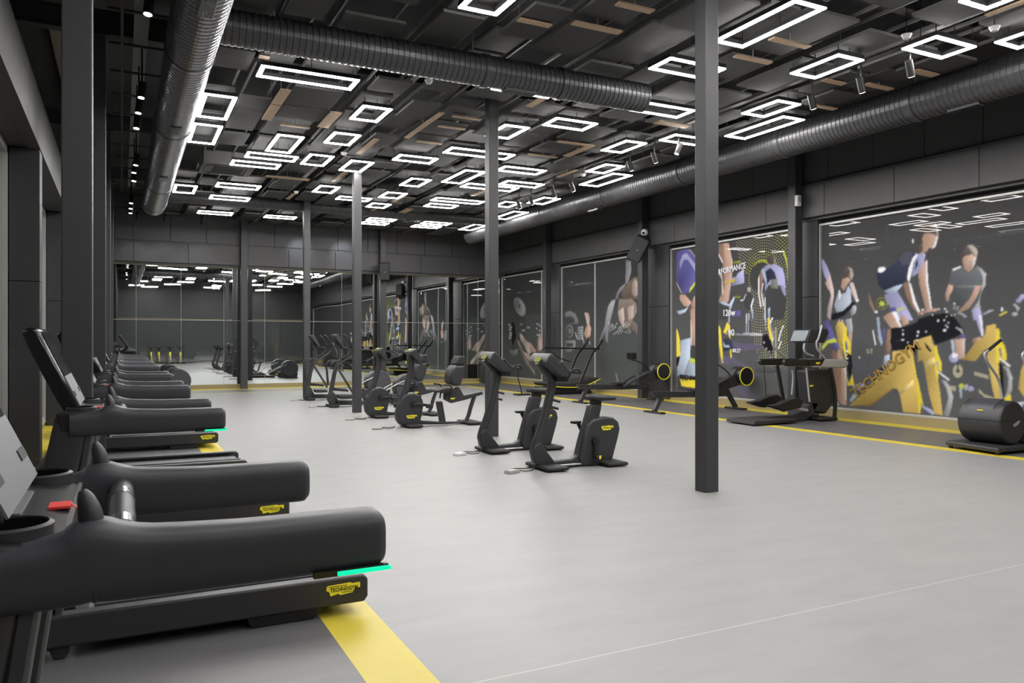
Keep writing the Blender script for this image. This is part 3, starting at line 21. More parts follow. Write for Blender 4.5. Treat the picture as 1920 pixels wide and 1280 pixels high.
# ---------------------------------------------------------------- materials
MATS = {}
def mat(name, col, rough=.5, metal=0, emit=0, coat=0, noise=0, nscale=8, bump=0, bscale=60, spec=.5, ecol=None):
    if name in MATS: return MATS[name]
    m = bpy.data.materials.new(name); m.use_nodes = True; nt = m.node_tree; b = nt.nodes['Principled BSDF']
    b.inputs['Base Color'].default_value = (*col, 1); b.inputs['Roughness'].default_value = rough; b.inputs['Metallic'].default_value = metal
    b.inputs['Coat Weight'].default_value = coat; b.inputs['Coat Roughness'].default_value = .05; b.inputs['Specular IOR Level'].default_value = spec
    if emit:
        b.inputs['Emission Color'].default_value = (*(ecol or col), 1); b.inputs['Emission Strength'].default_value = emit
    if noise or bump:
        tc = nt.nodes.new('ShaderNodeTexCoord')
    if noise:
        n = nt.nodes.new('ShaderNodeTexNoise'); n.inputs['Scale'].default_value = nscale; n.inputs['Detail'].default_value = 8; n.inputs['Roughness'].default_value = .65
        nt.links.new(tc.outputs['Object'], n.inputs['Vector'])
        r = nt.nodes.new('ShaderNodeValToRGB'); r.color_ramp.elements[0].position = .3; r.color_ramp.elements[1].position = .7
        r.color_ramp.elements[0].color = (*[c*(1-noise) for c in col], 1); r.color_ramp.elements[1].color = (*[min(1, c*(1+noise)) for c in col], 1)
        nt.links.new(n.outputs['Fac'], r.inputs['Fac']); nt.links.new(r.outputs['Color'], b.inputs['Base Color'])
    if bump:
        n2 = nt.nodes.new('ShaderNodeTexNoise'); n2.inputs['Scale'].default_value = bscale; n2.inputs['Detail'].default_value = 3
        nt.links.new(tc.outputs['Object'], n2.inputs['Vector'])
        bp = nt.nodes.new('ShaderNodeBump'); bp.inputs['Strength'].default_value = bump; bp.inputs['Distance'].default_value = .01
        nt.links.new(n2.outputs['Fac'], bp.inputs['Height']); nt.links.new(bp.outputs['Normal'], b.inputs['Normal'])
    MATS[name] = m; return m
M = dict(
 plastic=mat('charcoal_plastic', (.029, .029, .032), .46, bump=.05, bscale=400), dark=mat('black_plastic', (.009, .009, .010), .4),
 rail=mat('soft_black_moulding', (.044, .046, .055), .45), gloss=mat('glossy_black', (.012, .012, .014), .12), rubber=mat('rubber', (.02, .02, .021), .75),
 grey=mat('grey_panel', (.16, .17, .18), .45), screen=mat('dark_screen', (.012, .014, .018), .08), lit=mat('pale_screen', (.13, .16, .18), .2),
 belt=mat('running_belt', (.13, .135, .15), .6, noise=.1, nscale=60), yellow=mat('badge_yellow', (.92, .82, .04), .45), ink=mat('black_ink', (.01, .01, .01), .5),
 green=mat('green_led', (.0, .5, .25), .4, emit=1.0, ecol=(.0, .66, .22)), red=mat('red_tag', (.75, .05, .04), .5), chrome=mat('chrome', (.7, .7, .72), .18, 1),
 silver=mat('silver_tube', (.42, .42, .43), .38, .25), steel=mat('brushed_steel', (.5, .5, .5), .35, .8), pod=mat('silver_grey_plastic', (.36, .36, .35), .4),
 column=mat('column_paint', (.040, .040, .044), .48, noise=.08, nscale=5), wall=mat('wall_panel_paint', (.054, .053, .056), .5, noise=.06, nscale=2.5),
 walld=mat('wall_shadow_gap', (.012, .012, .013), .8), ceil=mat('ceiling_black', (.020, .020, .022), .8), panel=mat('acoustic_panel', (.027, .027, .028), .75, noise=.2, nscale=9),
 pedge=mat('panel_edge', (.12, .118, .115), .6), wood=mat('pale_wood_strip', (.40, .28, .185), .6, noise=.15, nscale=20), beam=mat('beam_black', (.014, .014, .015), .7),
 led=mat('led_white', (1, .97, .90), .5, emit=LED, ecol=(1, .975, .94)), lens=mat('spot_lens', (1, 1, 1), .3, emit=14, ecol=(.93, .96, 1)),
 duct=mat('silver_duct', (.30, .30, .33), .22, .95, bump=.15, bscale=30), ductb=mat('black_duct', (.055, .055, .06), .35, .3), frame=mat('aluminium_frame', (.48, .48, .47), .4, .2),
 trim=mat('oiled_sill', (.30, .25, .14), .35), white=mat('white_plastic', (.75, .75, .75), .4), brown=mat('plaster_soffit', (.11, .095, .075), .8),
 floor=None)
def wavy_mirror():
    m = bpy.data.materials.new('mirror_glass'); m.use_nodes = True; nt = m.node_tree; b = nt.nodes['Principled BSDF']
    b.inputs['Base Color'].default_value = (.74, .78, .77, 1); b.inputs['Metallic'].default_value = 1; b.inputs['Roughness'].default_value = .01
    tc = nt.nodes.new('ShaderNodeTexCoord'); n = nt.nodes.new('ShaderNodeTexNoise'); n.inputs['Scale'].default_value = .9; n.inputs['Detail'].default_value = 1
    nt.links.new(tc.outputs['Object'], n.inputs['Vector']); bp = nt.nodes.new('ShaderNodeBump'); bp.inputs['Strength'].default_value = .16; bp.inputs['Distance'].default_value = .01
    nt.links.new(n.outputs['Fac'], bp.inputs['Height']); nt.links.new(bp.outputs['Normal'], b.inputs['Normal']); return m
M['mirror'] = wavy_mirror(); M['badgedim'] = mat('olive_badge', (.42, .42, .06), .45)
def glass_mat():
    m = bpy.data.materials.new('dark_window_glass'); m.use_nodes = True; b = m.node_tree.nodes['Principled BSDF']
    b.inputs['Base Color'].default_value = (.10, .105, .11, 1); b.inputs['Roughness'].default_value = .02; b.inputs['Specular IOR Level'].default_value = 1.0; b.inputs['Coat Weight'].default_value = 1; b.inputs['Coat Roughness'].default_value = .01; return m
M['glass'] = glass_mat()
def floor_mat(name, col, amt, spec=.5):
    m = bpy.data.materials.new(name); m.use_nodes = True; nt = m.node_tree; b = nt.nodes['Principled BSDF']
    tc = nt.nodes.new('ShaderNodeTexCoord'); n = nt.nodes.new('ShaderNodeTexNoise'); n.inputs['Scale'].default_value = 1.3; n.inputs['Detail'].default_value = 10; n.inputs['Roughness'].default_value = .7
    mp_ = nt.nodes.new('ShaderNodeMapping'); mp_.inputs['Rotation'].default_value = (0, 0, .45); mp_.inputs['Scale'].default_value = (1, 3.2, 1)
    nt.links.new(tc.outputs['Object'], mp_.inputs['Vector']); nt.links.new(mp_.outputs['Vector'], n.inputs['Vector'])
    r = nt.nodes.new('ShaderNodeValToRGB'); r.color_ramp.elements[0].position = .25; r.color_ramp.elements[1].position = .75
    r.color_ramp.elements[0].color = (*[c*(1-amt) for c in col], 1); r.color_ramp.elements[1].color = (*[c*(1+amt) for c in col], 1)
    nt.links.new(n.outputs['Fac'], r.inputs['Fac']); nt.links.new(r.outputs['Color'], b.inputs['Base Color'])
    b.inputs['Roughness'].default_value = .42; b.inputs['Specular IOR Level'].default_value = spec
    return m
M['floor'] = floor_mat('grey_vinyl_floor', (.275, .275, .272), .10); M['floord'] = floor_mat('dark_vinyl_floor', (.118, .115, .121), .16)
M['stripe'] = mat('yellow_floor_stripe', (.62, .50, .045), .45, noise=.06, nscale=3); M['weld'] = mat('floor_weld', (.42, .42, .41), .5)
# ---------------------------------------------------------------- mesh helpers
def B(): return bmesh.new()
def box(bm, x0, x1, y0, y1, z0, z1):
    v = [bm.verts.new((x, y, z)) for z in (z0, z1) for x, y in ((x0, y0), (x1, y0), (x1, y1), (x0, y1))]
    for f in ((3, 2, 1, 0), (4, 5, 6, 7), (0, 1, 5, 4), (1, 2, 6, 5), (2, 3, 7, 6), (3, 0, 4, 7)): bm.faces.new([v[i] for i in f])
    return bm
def prism(bm, pts, y0, y1):
    a = [bm.verts.new((x, y0, z)) for x, z in pts]; b = [bm.verts.new((x, y1, z)) for x, z in pts]; n = len(pts)
    fs = [bm.faces.new(a), bm.faces.new(b[::-1])] + [bm.faces.new((a[i], b[i], b[(i+1) % n], a[(i+1) % n])) for i in range(n)]
    bmesh.ops.recalc_face_normals(bm, faces=fs); return bm
def hbox(bm, poly, z0, z1):
    a = [bm.verts.new((x, y, z0)) for x, y in poly]; b = [bm.verts.new((x, y, z1)) for x, y in poly]; n = len(poly)
    fs = [bm.faces.new(a), bm.faces.new(b[::-1])] + [bm.faces.new((a[i], b[i], b[(i+1) % n], a[(i+1) % n])) for i in range(n)]
    bmesh.ops.recalc_face_normals(bm, faces=fs); return bm
def smooth_path(p, k=3):
    if len(p) < 3: return p
    out = []
    for i in range(len(p)-1):
        p0, p1, p2, p3 = [Vector(p[max(0, min(len(p)-1, j))]) for j in (i-1, i, i+1, i+2)]
        for t in [j/k for j in range(k)]:
            out.append(.5*((2*p1)+(p2-p0)*t+(2*p0-5*p1+4*p2-p3)*t*t+(3*p1-p0-3*p2+p3)*t**3))
    out.append(Vector(p[-1])); return out
def sweep(bm, path, hn, hs, ex=2.0, seg=12, side=(0, 1, 0), k=3):
    m0 = len(path); P_ = smooth_path(path, k) if m0 > 2 else [Vector(q) for q in path]; n = len(P_)
    def val(h, i):
        if isinstance(h, (int, float)): return h
        t = i/(n-1)*(len(h)-1); a = min(int(t), len(h)-2); return h[a]+(h[a+1]-h[a])*(t-a)
    rings = []; sd = Vector(side).normalized()
    for i, p in enumerate(P_):
        T = (P_[min(i+1, n-1)]-P_[max(i-1, 0)]).normalized(); N = T.cross(sd)
        if N.length < .05: N = T.cross(Vector((0, 0, 1)))
        N.normalize(); Sd = N.cross(T).normalized(); ring = []
        for j in range(seg):
            a = 2*PI*(j+.5)/seg; c, s = math.cos(a), math.sin(a)
            cc = math.copysign(abs(c)**(2/ex), c); ss = math.copysign(abs(s)**(2/ex), s)
            ring.append(bm.verts.new(p+N*val(hn, i)*cc+Sd*val(hs, i)*ss))
        rings.append(ring)
    fs = [bm.faces.new((a[j], a[(j+1) % seg], b[(j+1) % seg], b[j])) for a, b in zip(rings, rings[1:]) for j in range(seg)]
    fs += [bm.faces.new(rings[0][::-1]), bm.faces.new(rings[-1])]
    bmesh.ops.recalc_face_normals(bm, faces=fs); return bm
def tube(bm, path, r, seg=10, k=3): return sweep(bm, path, r, r, 2, seg, (0.13, 1, .07), k)
def cyl(bm, p0, p1, r, r1=None, seg=20):
    r1 = r if r1 is None else r1
    return sweep(bm, [p0, p1], [r, r1], [r, r1], 2, seg, (0.1, 1, .05) if abs(Vector(p1)[1]-Vector(p0)[1]) < .9*(Vector(p1)-Vector(p0)).length else (1, 0, .05))
def disc(bm, c, r, y0, y1, seg=28, sx=1): return prism(bm, [(c[0]+sx*r*math.cos(2*PI*i/seg), c[1]+r*math.sin(2*PI*i/seg)) for i in range(seg)], y0, y1)
def xz(pts, y): return [(x, y, z) for x, z in pts]
def finish(o, bev=0, smooth=True, sub=0):
    me = o.data
    if smooth:
        for p in me.polygons: p.use_smooth = True
        try: me.set_sharp_from_angle(angle=R(38))
        except Exception: pass
    if bev:
        m = o.modifiers.new('bevel', 'BEVEL'); m.width = bev; m.segments = 3; m.limit_method = 'ANGLE'; m.angle_limit = R(40); m.harden_normals = False
def obj(name, bm, m, parent=None, bev=0, smooth=True, mats=None):
    me = bpy.data.meshes.new(name); bm.to_mesh(me); bm.free(); o = bpy.data.objects.new(name, me); C.objects.link(o)
    for q in (mats or [m]): me.materials.append(q)
    if parent: o.parent = parent
    finish(o, bev, smooth); return o
def tag(o, label, cat, group=None, kind=None):
    if label: o['label'] = label
    if cat: o['category'] = cat
    if group: o['group'] = group
    if kind: o['kind'] = kind
    return o
def thing(name, label, cat, loc, rz=0, group=None):
    o = bpy.data.objects.new(name, None); C.objects.link(o); o.empty_display_size = .1
    o.location = loc; o.rotation_euler = (0, 0, rz); return tag(o, label, cat, group)
def struct(name, bm, m, mats=None, bev=0, smooth=False): return tag(obj(name, bm, m, None, bev, smooth, mats), None, None, kind='structure')
def dup(o, loc=None, label=None, parent=None, rz=None):
    c = o.copy(); C.objects.link(c)
    if parent: c.parent = parent
    if loc is not None: c.location = loc
    if rz is not None: c.rotation_euler = (0, 0, rz)
    if label: c['label'] = label
    for ch in KIDS.get(o.name, []): dup(ch, parent=c)
    return c
KIDS = {}
def kids(o):
    KIDS[o.name] = list(o.children)
    for c in o.children: kids(c)
def text(name, body, size, m, parent, loc, rot=(PI/2, 0, 0), sx=1, ex=.0008):
    cu = bpy.data.curves.new(name, 'FONT'); cu.body = body; cu.size = size; cu.align_x = 'CENTER'; cu.align_y = 'CENTER'; cu.extrude = ex; cu.resolution_u = 2; cu.offset = size*.018
    o = bpy.data.objects.new(name, cu); me = bpy.data.meshes.new_from_object(o); bpy.data.objects.remove(o); me.materials.clear(); me.materials.append(m)
    o = bpy.data.objects.new(name, me); C.objects.link(o); o.scale = (sx, 1, 1); o.parent = parent; o.location = loc; o.rotation_euler = rot; return o
def badge(parent, x, y, z, w=.19, tilt=0, lettering=True, m='yellow', flip=False):
    h = w*.29; p = [(-.5, .3), (-.46, .42), (.2, .5), (.27, .4), (.5, .42), (.5, -.02), (.34, -.08), (.28, -.4), (-.1, -.5), (-.14, -.36), (-.38, -.5), (-.42, -.1), (-.5, 0)]
    bm = B(); prism(bm, [(u*w, v*h*1.15) for u, v in p], -.0015, .0015); o = obj('maker_badge', bm, M[m], parent, smooth=False); o.location = (x, y, z); o.rotation_euler = (0, tilt, PI if flip else 0)
    if lettering: 
        text('badge_lettering', 'TECHNOGYM', w*.165, M['ink'] if m == 'yellow' else M['silver'], o, (.02*w, -.0022, 0), sx=.8); bm = B(); box(bm, -.42*w, .1*w, -.002, 0, .32*h, .38*h); box(bm, -.05*w, .3*w, -.002, 0, -.36*h, -.3*h); obj('badge_rule', bm, M['ink'], o, smooth=False)
    return o
ORD = ['', 'first', 'second', 'third', 'fourth', 'fifth', 'sixth', 'seventh', 'eighth', 'ninth', 'tenth', 'eleventh', 'twelfth', 'thirteenth', 'fourteenth', 'fifteenth', 'sixteenth', 'seventeenth', 'eighteenth', 'nineteenth', 'twentieth', 'twenty-first', 'twenty-second', 'twenty-third', 'twenty-fourth', 'twenty-fifth', 'twenty-sixth', 'twenty-seventh', 'twenty-eighth']
# ================================================================ SETTING
XL, XR, YB, YF, ZC = -1.5, 12.6, 25.9, -6.0, 5.8
def rects(bm, lst, z=0):
    for x0, x1, y0, y1, mi in lst:
        f = bm.faces.new([bm.verts.new(p) for p in ((x0, y0, z), (x1, y0, z), (x1, y1, z), (x0, y1, z))]); f.material_index = mi
bm = B()
rects(bm, [(XL, -1.2, YF, YB, 1), (-1.2, -.9, YF, YB, 2), (-.9, .96, YF, 23.7, 1), (.96, 1.25, YF, 23.7, 2), (1.25, 10.1, YF, 3.115, 0), (1.25, 10.1, 3.125, 23.55, 0), (1.25, 10.1, 3.115, 3.125, 3),
 (1.25, 10.1, 23.55, 23.7, 2), (10.1, 10.34, YF, 23.7, 2), (-.9, 10.34, 23.7, 25.1, 1), (10.34, 12.05, YF, 25.1, 1), (12.05, XR, YF, 25.1, 2), (-.9, XR, 25.1, YB, 2)])
struct('floor', bm, None, mats=[M['floor'], M['floord'], M['stripe'], M['weld']])
bm = B(); box(bm, XL, XR, YF, YB, ZC, ZC+.1); struct('ceiling', bm, M['ceil'])
# back wall: mirrors below, panelled fascia above
bm = B(); box(bm, XL, XR, YB+.02, YB+.2, 0, ZC)
struct('wall_back', bm, M['walld'])
bm = B()
for i in range(-1, 9):
    x0 = .32+1.5*i; box(bm, max(x0, XL)+.006, min(x0+1.5, XR)-.006, 25.62, 25.78, 3.86, 4.43)
for i in range(-2, 12):
    x0 = .3+1.02*i; box(bm, max(x0, XL)+.006, min(x0+1.02, XR)-.006, 25.66, 25.78, 4.5, ZC)
box(bm, XL, XR, 25.7, 25.9, 3.8, ZC); struct('trim_1', bm, M['wall'], bev=.004)
bm = B(); box(bm, -.9, 12.5, 25.78, 25.9, 3.78, 3.86); struct('trim_2', bm, M['trim'])
bm = B(); box(bm, -.9, 12.5, 25.84, 25.9, 0, .13); struct('baseboard_back', bm, M['trim'])
seams = [-.9, .39, 1.63, 2.87, 4.11, 5.35, 6.6, 7.85, 9.1, 10.35, 11.6, 12.5]
for i in range(len(seams)-1):
    for j, (z0, z1) in enumerate(((.13, 2.13), (2.135, 3.78))):
        bm = B(); box(bm, seams[i]+.003, seams[i+1]-.003, 25.86, 25.875, z0, z1)
        o = obj('mirror_panel', bm, M['mirror'], smooth=False); tag(o, '%s wall mirror panel on the back wall, %s from the left' % (('tall lower', 'upper')[j], ORD[i+1]), 'mirror', 'mirror panels covering the back wall')
bm = B(); box(bm, -.9, 12.5, 25.852, 25.86, 2.126, 2.138)
for x in seams[1:-1]: box(bm, x-.003, x+.003, 25.853, 25.86, .13, 3.78)
struct('trim_14', bm, M['frame'])
bm = B(); box(bm, -.2, 9.5, 24.38, 24.44, 5.2, 5.26); struct('trim_15', bm, M['beam'])
# right wall with printed window graphics
bm = B(); box(bm, XR, XR+.15, YF, YB, 0, ZC); struct('wall_right', bm, M['walld'])
bm = B()
for i in range(-11, 11):
    y0 = 10.86-1.54*i; a, b_ = max(y0, YF)+.005, min(y0+1.54, 25.6)-.005
    if b_ > a: box(bm, 12.3, 12.5, a, b_, 3.97, 4.6)
for i in range(-16, 18):
    y0 = 10.8-1.02*i; a, b_ = max(y0, YF)+.005, min(y0+1.02, 25.6)-.005
    if b_ > a: box(bm, 12.34, 12.5, a, b_, 4.66, ZC)
struct('trim_3', bm, M['wall'], bev=.004)
bm = B(); box(bm, 12.42, 12.6, YF, 25.7, 3.92, ZC); box(bm, 12.28, 12.5, YF, 25.62, 4.6, 4.635); struct('trim_4', bm, M['wall'])
bm = B(); box(bm, 12.5, 12.6, YF, 25.8, 0, .16); struct('baseboard_right', bm, M['trim'])
MURC = dict(bg=(.050, .050, .053), haze=(.085, .09, .10), haze2=(.10, .105, .13), haze3=(.075, .085, .085), lilac=(.40, .40, .64), violet=(.13, .12, .34), skin=(.52, .35, .28), skind=(.28, .18, .14), skinl=(.62, .52, .50),
 lime=(.50, .56, .10), limed=(.28, .30, .04), white=(.80, .80, .86), navy=(.045, .05, .085), hair=(.13, .11, .10), hairl=(.42, .38, .35), tank=(.42, .47, .58), black=(.015, .015, .018), silver=(.45, .46, .50), gold=(.58, .42, .13), goldl=(.78, .62, .28), goldd=(.34, .22, .06),
 yellow=(.76, .62, .06), shoe=(.46, .54, .68), beige=(.40, .37, .28), shirt=(.13, .14, .155), shirtl=(.22, .23, .24), sock=(.06, .06, .065), disc=(.055, .057, .055), dot=(.50, .48, .30), sage=(.20, .21, .19), bench=(.11, .11, .12), plum=(.14, .12, .24),
 disc2=(.20, .21, .215), greyl=(.30, .29, .32), skin2=(.50, .40, .36), skind2=(.24, .20, .18), brown=(.17, .135, .11), pink=(.50, .36, .33))
import numpy as np
def print_picture_mat():
    m = bpy.data.materials.new('printed_film'); m.use_nodes = True; nt = m.node_tree; b = nt.nodes['Principled BSDF']
    at = nt.nodes.new('ShaderNodeAttribute'); at.attribute_name = 'ink'; nt.links.new(at.outputs['Color'], b.inputs['Base Color'])
    b.inputs['Roughness'].default_value = .5; b.inputs['Specular IOR Level'].default_value = 0; b.inputs['Coat Weight'].default_value = .3; b.inputs['Coat Roughness'].default_value = .0; return m
FILM = print_picture_mat()
def paint(k, y0, y1, oy, root):
    st = .012 if k > 1 else .016; ny = int((y1-y0)/st)+1; nz = int(3.6/st)+1
    Y = y1-np.arange(ny)*(y1-y0)/(ny-1); Z = .2+np.arange(nz)*3.6/(nz-1)      # column 0 = left as seen from the room
    YY, ZZ = np.meshgrid(Y, Z, indexing='ij'); img = np.zeros((ny, nz, 3))
    g = np.clip((3.0-ZZ)/2.6, 0, 1)[..., None]  # brighter downward: printed floor haze plus the floor's reflection painted into the colour
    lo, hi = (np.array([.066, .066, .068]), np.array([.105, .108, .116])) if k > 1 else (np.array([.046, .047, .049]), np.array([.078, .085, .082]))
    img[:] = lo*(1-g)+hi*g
    def put(mask, sl, col, shade):
        img[sl][mask] = (np.array(col)*shade[..., None])[mask] if shade is not None else np.array(col)
    for c, pts in MU[k]:
        py_ = np.array(pts[0::2])/100.; pz = np.array(pts[1::2])/100.
        i0 = max(0, int((y1-py_.max())/(y1-y0)*(ny-1))-1); i1 = min(ny, int((y1-py_.min())/(y1-y0)*(ny-1))+2); j0 = max(0, int((pz.min()-.2)/3.6*(nz-1))-1); j1 = min(nz, int((pz.max()-.2)/3.6*(nz-1))+2)
        if i1 <= i0 or j1 <= j0: continue
        sl = (slice(i0, i1), slice(j0, j1)); a, b_ = YY[sl], ZZ[sl]; ins = np.zeros(a.shape, bool); n = len(py_)
        for e in range(n):
            ya, za, yb, zb = py_[e], pz[e], py_[(e+1) % n], pz[(e+1) % n]
            if za == zb: continue
            ins ^= ((za > b_) != (zb > b_)) & (a < (yb-ya)*(b_-za)/(zb-za)+ya)
        soft = c in ('bg', 'haze', 'haze2', 'haze3', 'white', 'black', 'disc', 'sock', 'beige', 'yellow', 'lime')
        if c == 'bg': img[sl][ins] = img[sl][ins]*0+np.array([.07, .07, .073]); continue
        if c.startswith('haze') or c == 'plum': img[sl][ins] = .5*img[sl][ins]+.5*np.array(MURC[c]); continue
        col = np.array(MURC[c])
        if soft: img[sl][ins] = col
        else:
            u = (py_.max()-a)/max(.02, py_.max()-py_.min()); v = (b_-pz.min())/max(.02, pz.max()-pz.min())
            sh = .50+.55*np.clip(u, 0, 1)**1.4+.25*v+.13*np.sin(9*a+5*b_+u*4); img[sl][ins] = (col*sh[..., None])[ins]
    FIG = img.copy(); base_ = lo*(1-g)+hi*g
    rng = np.random.RandomState(3+k)
    for _ in range(2 if k > 1 else 3):
        p = np.pad(img, ((1, 1), (1, 1), (0, 0)), 'edge'); img = .36*p[1:-1, 1:-1]+.12*(p[:-2, 1:-1]+p[2:, 1:-1]+p[1:-1, :-2]+p[1:-1, 2:])+.04*(p[:-2, :-2]+p[2:, 2:]+p[:-2, 2:]+p[2:, :-2])
    if k == 2:
        yc, zc = DC; rr = np.hypot(YY-yc, ZZ-zc); free = np.abs(FIG-base_).max(-1) < .004
        reg = free & (YY > y0+.02) & (YY < yc+.60+.25*(ZZ-zc)) & (ZZ > .95) & ((YY < yc+.4) | (ZZ > zc+.1)); h_ = .040+.0008*np.maximum(0, rr-.3)*20
        n_ = np.floor((rr-.30)/.060); th = np.arctan2(ZZ-zc, YY-yc); cntr = .30+(n_+.5)*.060; m_ = np.maximum(8, np.floor(2*PI*cntr/.064))
        ph = th/(2*PI)*m_+.5*(n_ % 2); dphi = (ph-np.round(ph))*2*PI*cntr/m_; dr = rr-cntr
        v_ = np.clip(1.7-(np.abs(dr)+np.abs(dphi))/.0125, 0, 1)*reg*(n_ >= 0); lm = (((n_ < 5) & (ZZ > zc-.1)) | ((YY < y0+.55) & (n_ > 7)))
        cd = np.where(lm[..., None], np.array([.55, .60, .10]), np.array([.46, .44, .26])); img = img*(1-v_[..., None])+cd*v_[..., None]
        halo = free & (rr < .345) & (rr > .325) & (ZZ > zc-.1); img[halo] = (.36, .40, .06)
    img = img*(1+.05*rng.randn(ny, nz, 1))
    co = np.empty((ny, nz, 3)); co[..., 0] = -.0012; co[..., 1] = YY-oy; co[..., 2] = ZZ-.2
    idx = np.arange(ny*nz).reshape(ny, nz); q = np.stack([idx[:-1, :-1], idx[1:, :-1], idx[1:, 1:], idx[:-1, 1:]], -1).reshape(-1, 4)
    me = bpy.data.meshes.new('printed_picture'); me.vertices.add(ny*nz); me.vertices.foreach_set('co', co.ravel()); me.loops.add(q.size); me.loops.foreach_set('vertex_index', q.ravel())
    me.polygons.add(len(q)); me.polygons.foreach_set('loop_start', np.arange(0, q.size, 4)); me.update(calc_edges=True)
    at = me.color_attributes.new('ink', 'FLOAT_COLOR', 'POINT'); rgba = np.ones((ny*nz, 4)); rgba[:, :3] = np.clip(img, 0, 1).reshape(-1, 3); at.data.foreach_set('color', rgba.ravel())
    me.materials.append(FILM); o = bpy.data.objects.new('printed_picture', me); C.objects.link(o); o.parent = root
def print_mat(k):
    return mat('print_'+k, MURC[k], .045, spec=.35, noise=.12, nscale=9)
spans = [(22.35, 25.75, [22.75]), (16.95, 21.4, [19.48]), (11.85, 15.88, []), (-5.5, 11.15, [])]
mlab = ['dark window graphic of a hand gripping dumbbells in the far right corner', 'dark window graphic of a bare muscular back and a round weight plate', 'window graphic of a cyclist seen from behind before a yellow dotted circle', 'large window graphic of cyclists on gold exercise bikes at the right']
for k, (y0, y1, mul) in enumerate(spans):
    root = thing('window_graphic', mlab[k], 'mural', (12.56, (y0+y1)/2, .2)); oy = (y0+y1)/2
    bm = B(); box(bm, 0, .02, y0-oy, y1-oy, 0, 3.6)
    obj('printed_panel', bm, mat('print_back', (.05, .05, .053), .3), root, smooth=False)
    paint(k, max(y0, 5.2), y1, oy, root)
    fr = B(); w_ = .04
    box(fr, -.05, .0, y0-oy-.03, y1-oy+.03, -.04, .0); box(fr, -.05, 0, y0-oy-.03, y1-oy+.03, 3.6, 3.64); box(fr, -.05, 0, y0-oy-.03, y0-oy, 0, 3.6); box(fr, -.05, 0, y1-oy, y1-oy+.03, 0, 3.6)
    obj('window_frame', fr, M['frame'], root, bev=.003)
    for y in mul:
        fr = B(); box(fr, -.03, 0, y-.02-oy, y+.02-oy, 0, 3.6); obj('mullion', fr, M['frame'], root)
    def mt(body, size, col, y, z, rot=0, sx=1): text('printed_lettering', body, size, print_mat(col), root, (-.02-.00002, y-oy, z-.2), (PI/2, 0, -PI/2), sx).rotation_euler = Matrix.Rotation(-PI/2, 3, 'Z').to_4x4().to_3x3().__matmul__(Matrix.Rotation(PI/2, 3, 'X')).__matmul__(Matrix.Rotation(rot, 3, 'Z')).to_euler()
    if k == 2:
        mt('PERFORMANCE', .19, 'white', 13.78, 3.14, .10, .8); mt('POWER', .10, 'yellow', 13.75, 2.86, .10); mt('120w', .21, 'white', 13.8, 2.14, 0, .9); mt('90', .21, 'white', 13.72, 1.68); mt('00:27', .12, 'white', 13.55, 1.27)
        mt('TECHNOGYM', .17, 'ink' if False else 'black', 15.05, .58, 0, 1.0)
    if k == 3:
        mt('TECHNOGYM', .27, 'goldd', 9.7, .95, .62, 1.0)
for i, (y0, y1) in enumerate(((11.17, 11.83), (15.9, 16.93), (21.42, 22.33))):
    bm = B(); box(bm, 12.46, 12.6, y0, y1, 0, 2.38); box(bm, 12.46, 12.6, y0, y1, 2.39, 3.95); struct('trim_%d' % (5+i), bm, M['column'], bev=.004)
# left wall: glass behind piers, deep fascia and soffit
bm = B(); box(bm, XL-.15, XL-.02, YF, YB, 0, ZC); struct('wall_left', bm, M['walld'])
bm = B()
for i in range(11): box(bm, -1.0, -.86, YF+3.1*i+.004, min(YF+3.1*(i+1), YB)-.004, 3.77, 4.42)
box(bm, -1.5, -.99, YF, YB, 3.79, 3.85); struct('trim_8', bm, M['wall'])
bm = B()
for i in range(0, 150): box(bm, -1.32, -1.28+(.012 if i % 2 else 0), YF+.21*i, min(YB, YF+.21*(i+1)), 4.42, ZC)
struct('trim_9', bm, M['brown'])
bm = B(); box(bm, -.86, -.4, YF, YB, 5.62, 5.78); struct('trim_10', bm, M['brown'])
py = [-4.2, .8, 5.85, 10.78, 15.9, 20.9]
for i, y in enumerate(py):
    bm = B(); box(bm, -1.18, -.87, y, y+.32, 0, 2.2); box(bm, -1.18, -.87, y, y+.32, 2.206, 3.77); tag(obj('wall_pier', bm, M['column'], bev=.004), 'dark clad pier on the left window wall, %s from the camera' % ORD[max(1, i-1)] if i > 1 else 'dark clad pier on the left window wall behind the camera, number %s' % ORD[i+1], 'pier', 'piers along the left windows')
    nxt = py[i+1] if i < 5 else YB
    root = tag(thing('window_%d' % (i+1), None, None, (-1.24, (y+.32+nxt)/2, .0)), None, None, kind='structure'); L = nxt-y-.32
    bm = B(); box(bm, -.01, .01, -L/2, L/2, .16, 3.72); obj('glass_pane', bm, M['glass'], root, smooth=False)
    bm = B()
    for yy in (-L/2, -L/6, L/6, L/2-.06): box(bm, .0, .05, yy, yy+.06, .1, 3.77)
    box(bm, .0, .05, -L/2, L/2, .08, .16); box(bm, 0, .05, -L/2, L/2, 3.7, 3.77); obj('window_frame', bm, M['frame'], root)
bm = B(); box(bm, XL, -1.2, YF, YB, 0, .1); struct('baseboard_left', bm, M['trim'])
# wall behind the camera (seen in the mirrors)
bm = B(); box(bm, XL, XR, YF-.15, YF, 0, ZC); box(bm, XL, XR, YF, YF+.12, 3.0, ZC); struct('wall_front', bm, M['wall'])
bm = B(); box(bm, XL+.8, XR-.6, YF+.1, YF+.14, 2.95, 3.0); struct('trim_11', bm, M['trim'])
bm = B()
for i in range(6): box(bm, -.5+2.15*i, 1.6+2.15*i, YF, YF+.03, .05, 2.9)
struct('window_7', bm, M['glass'])
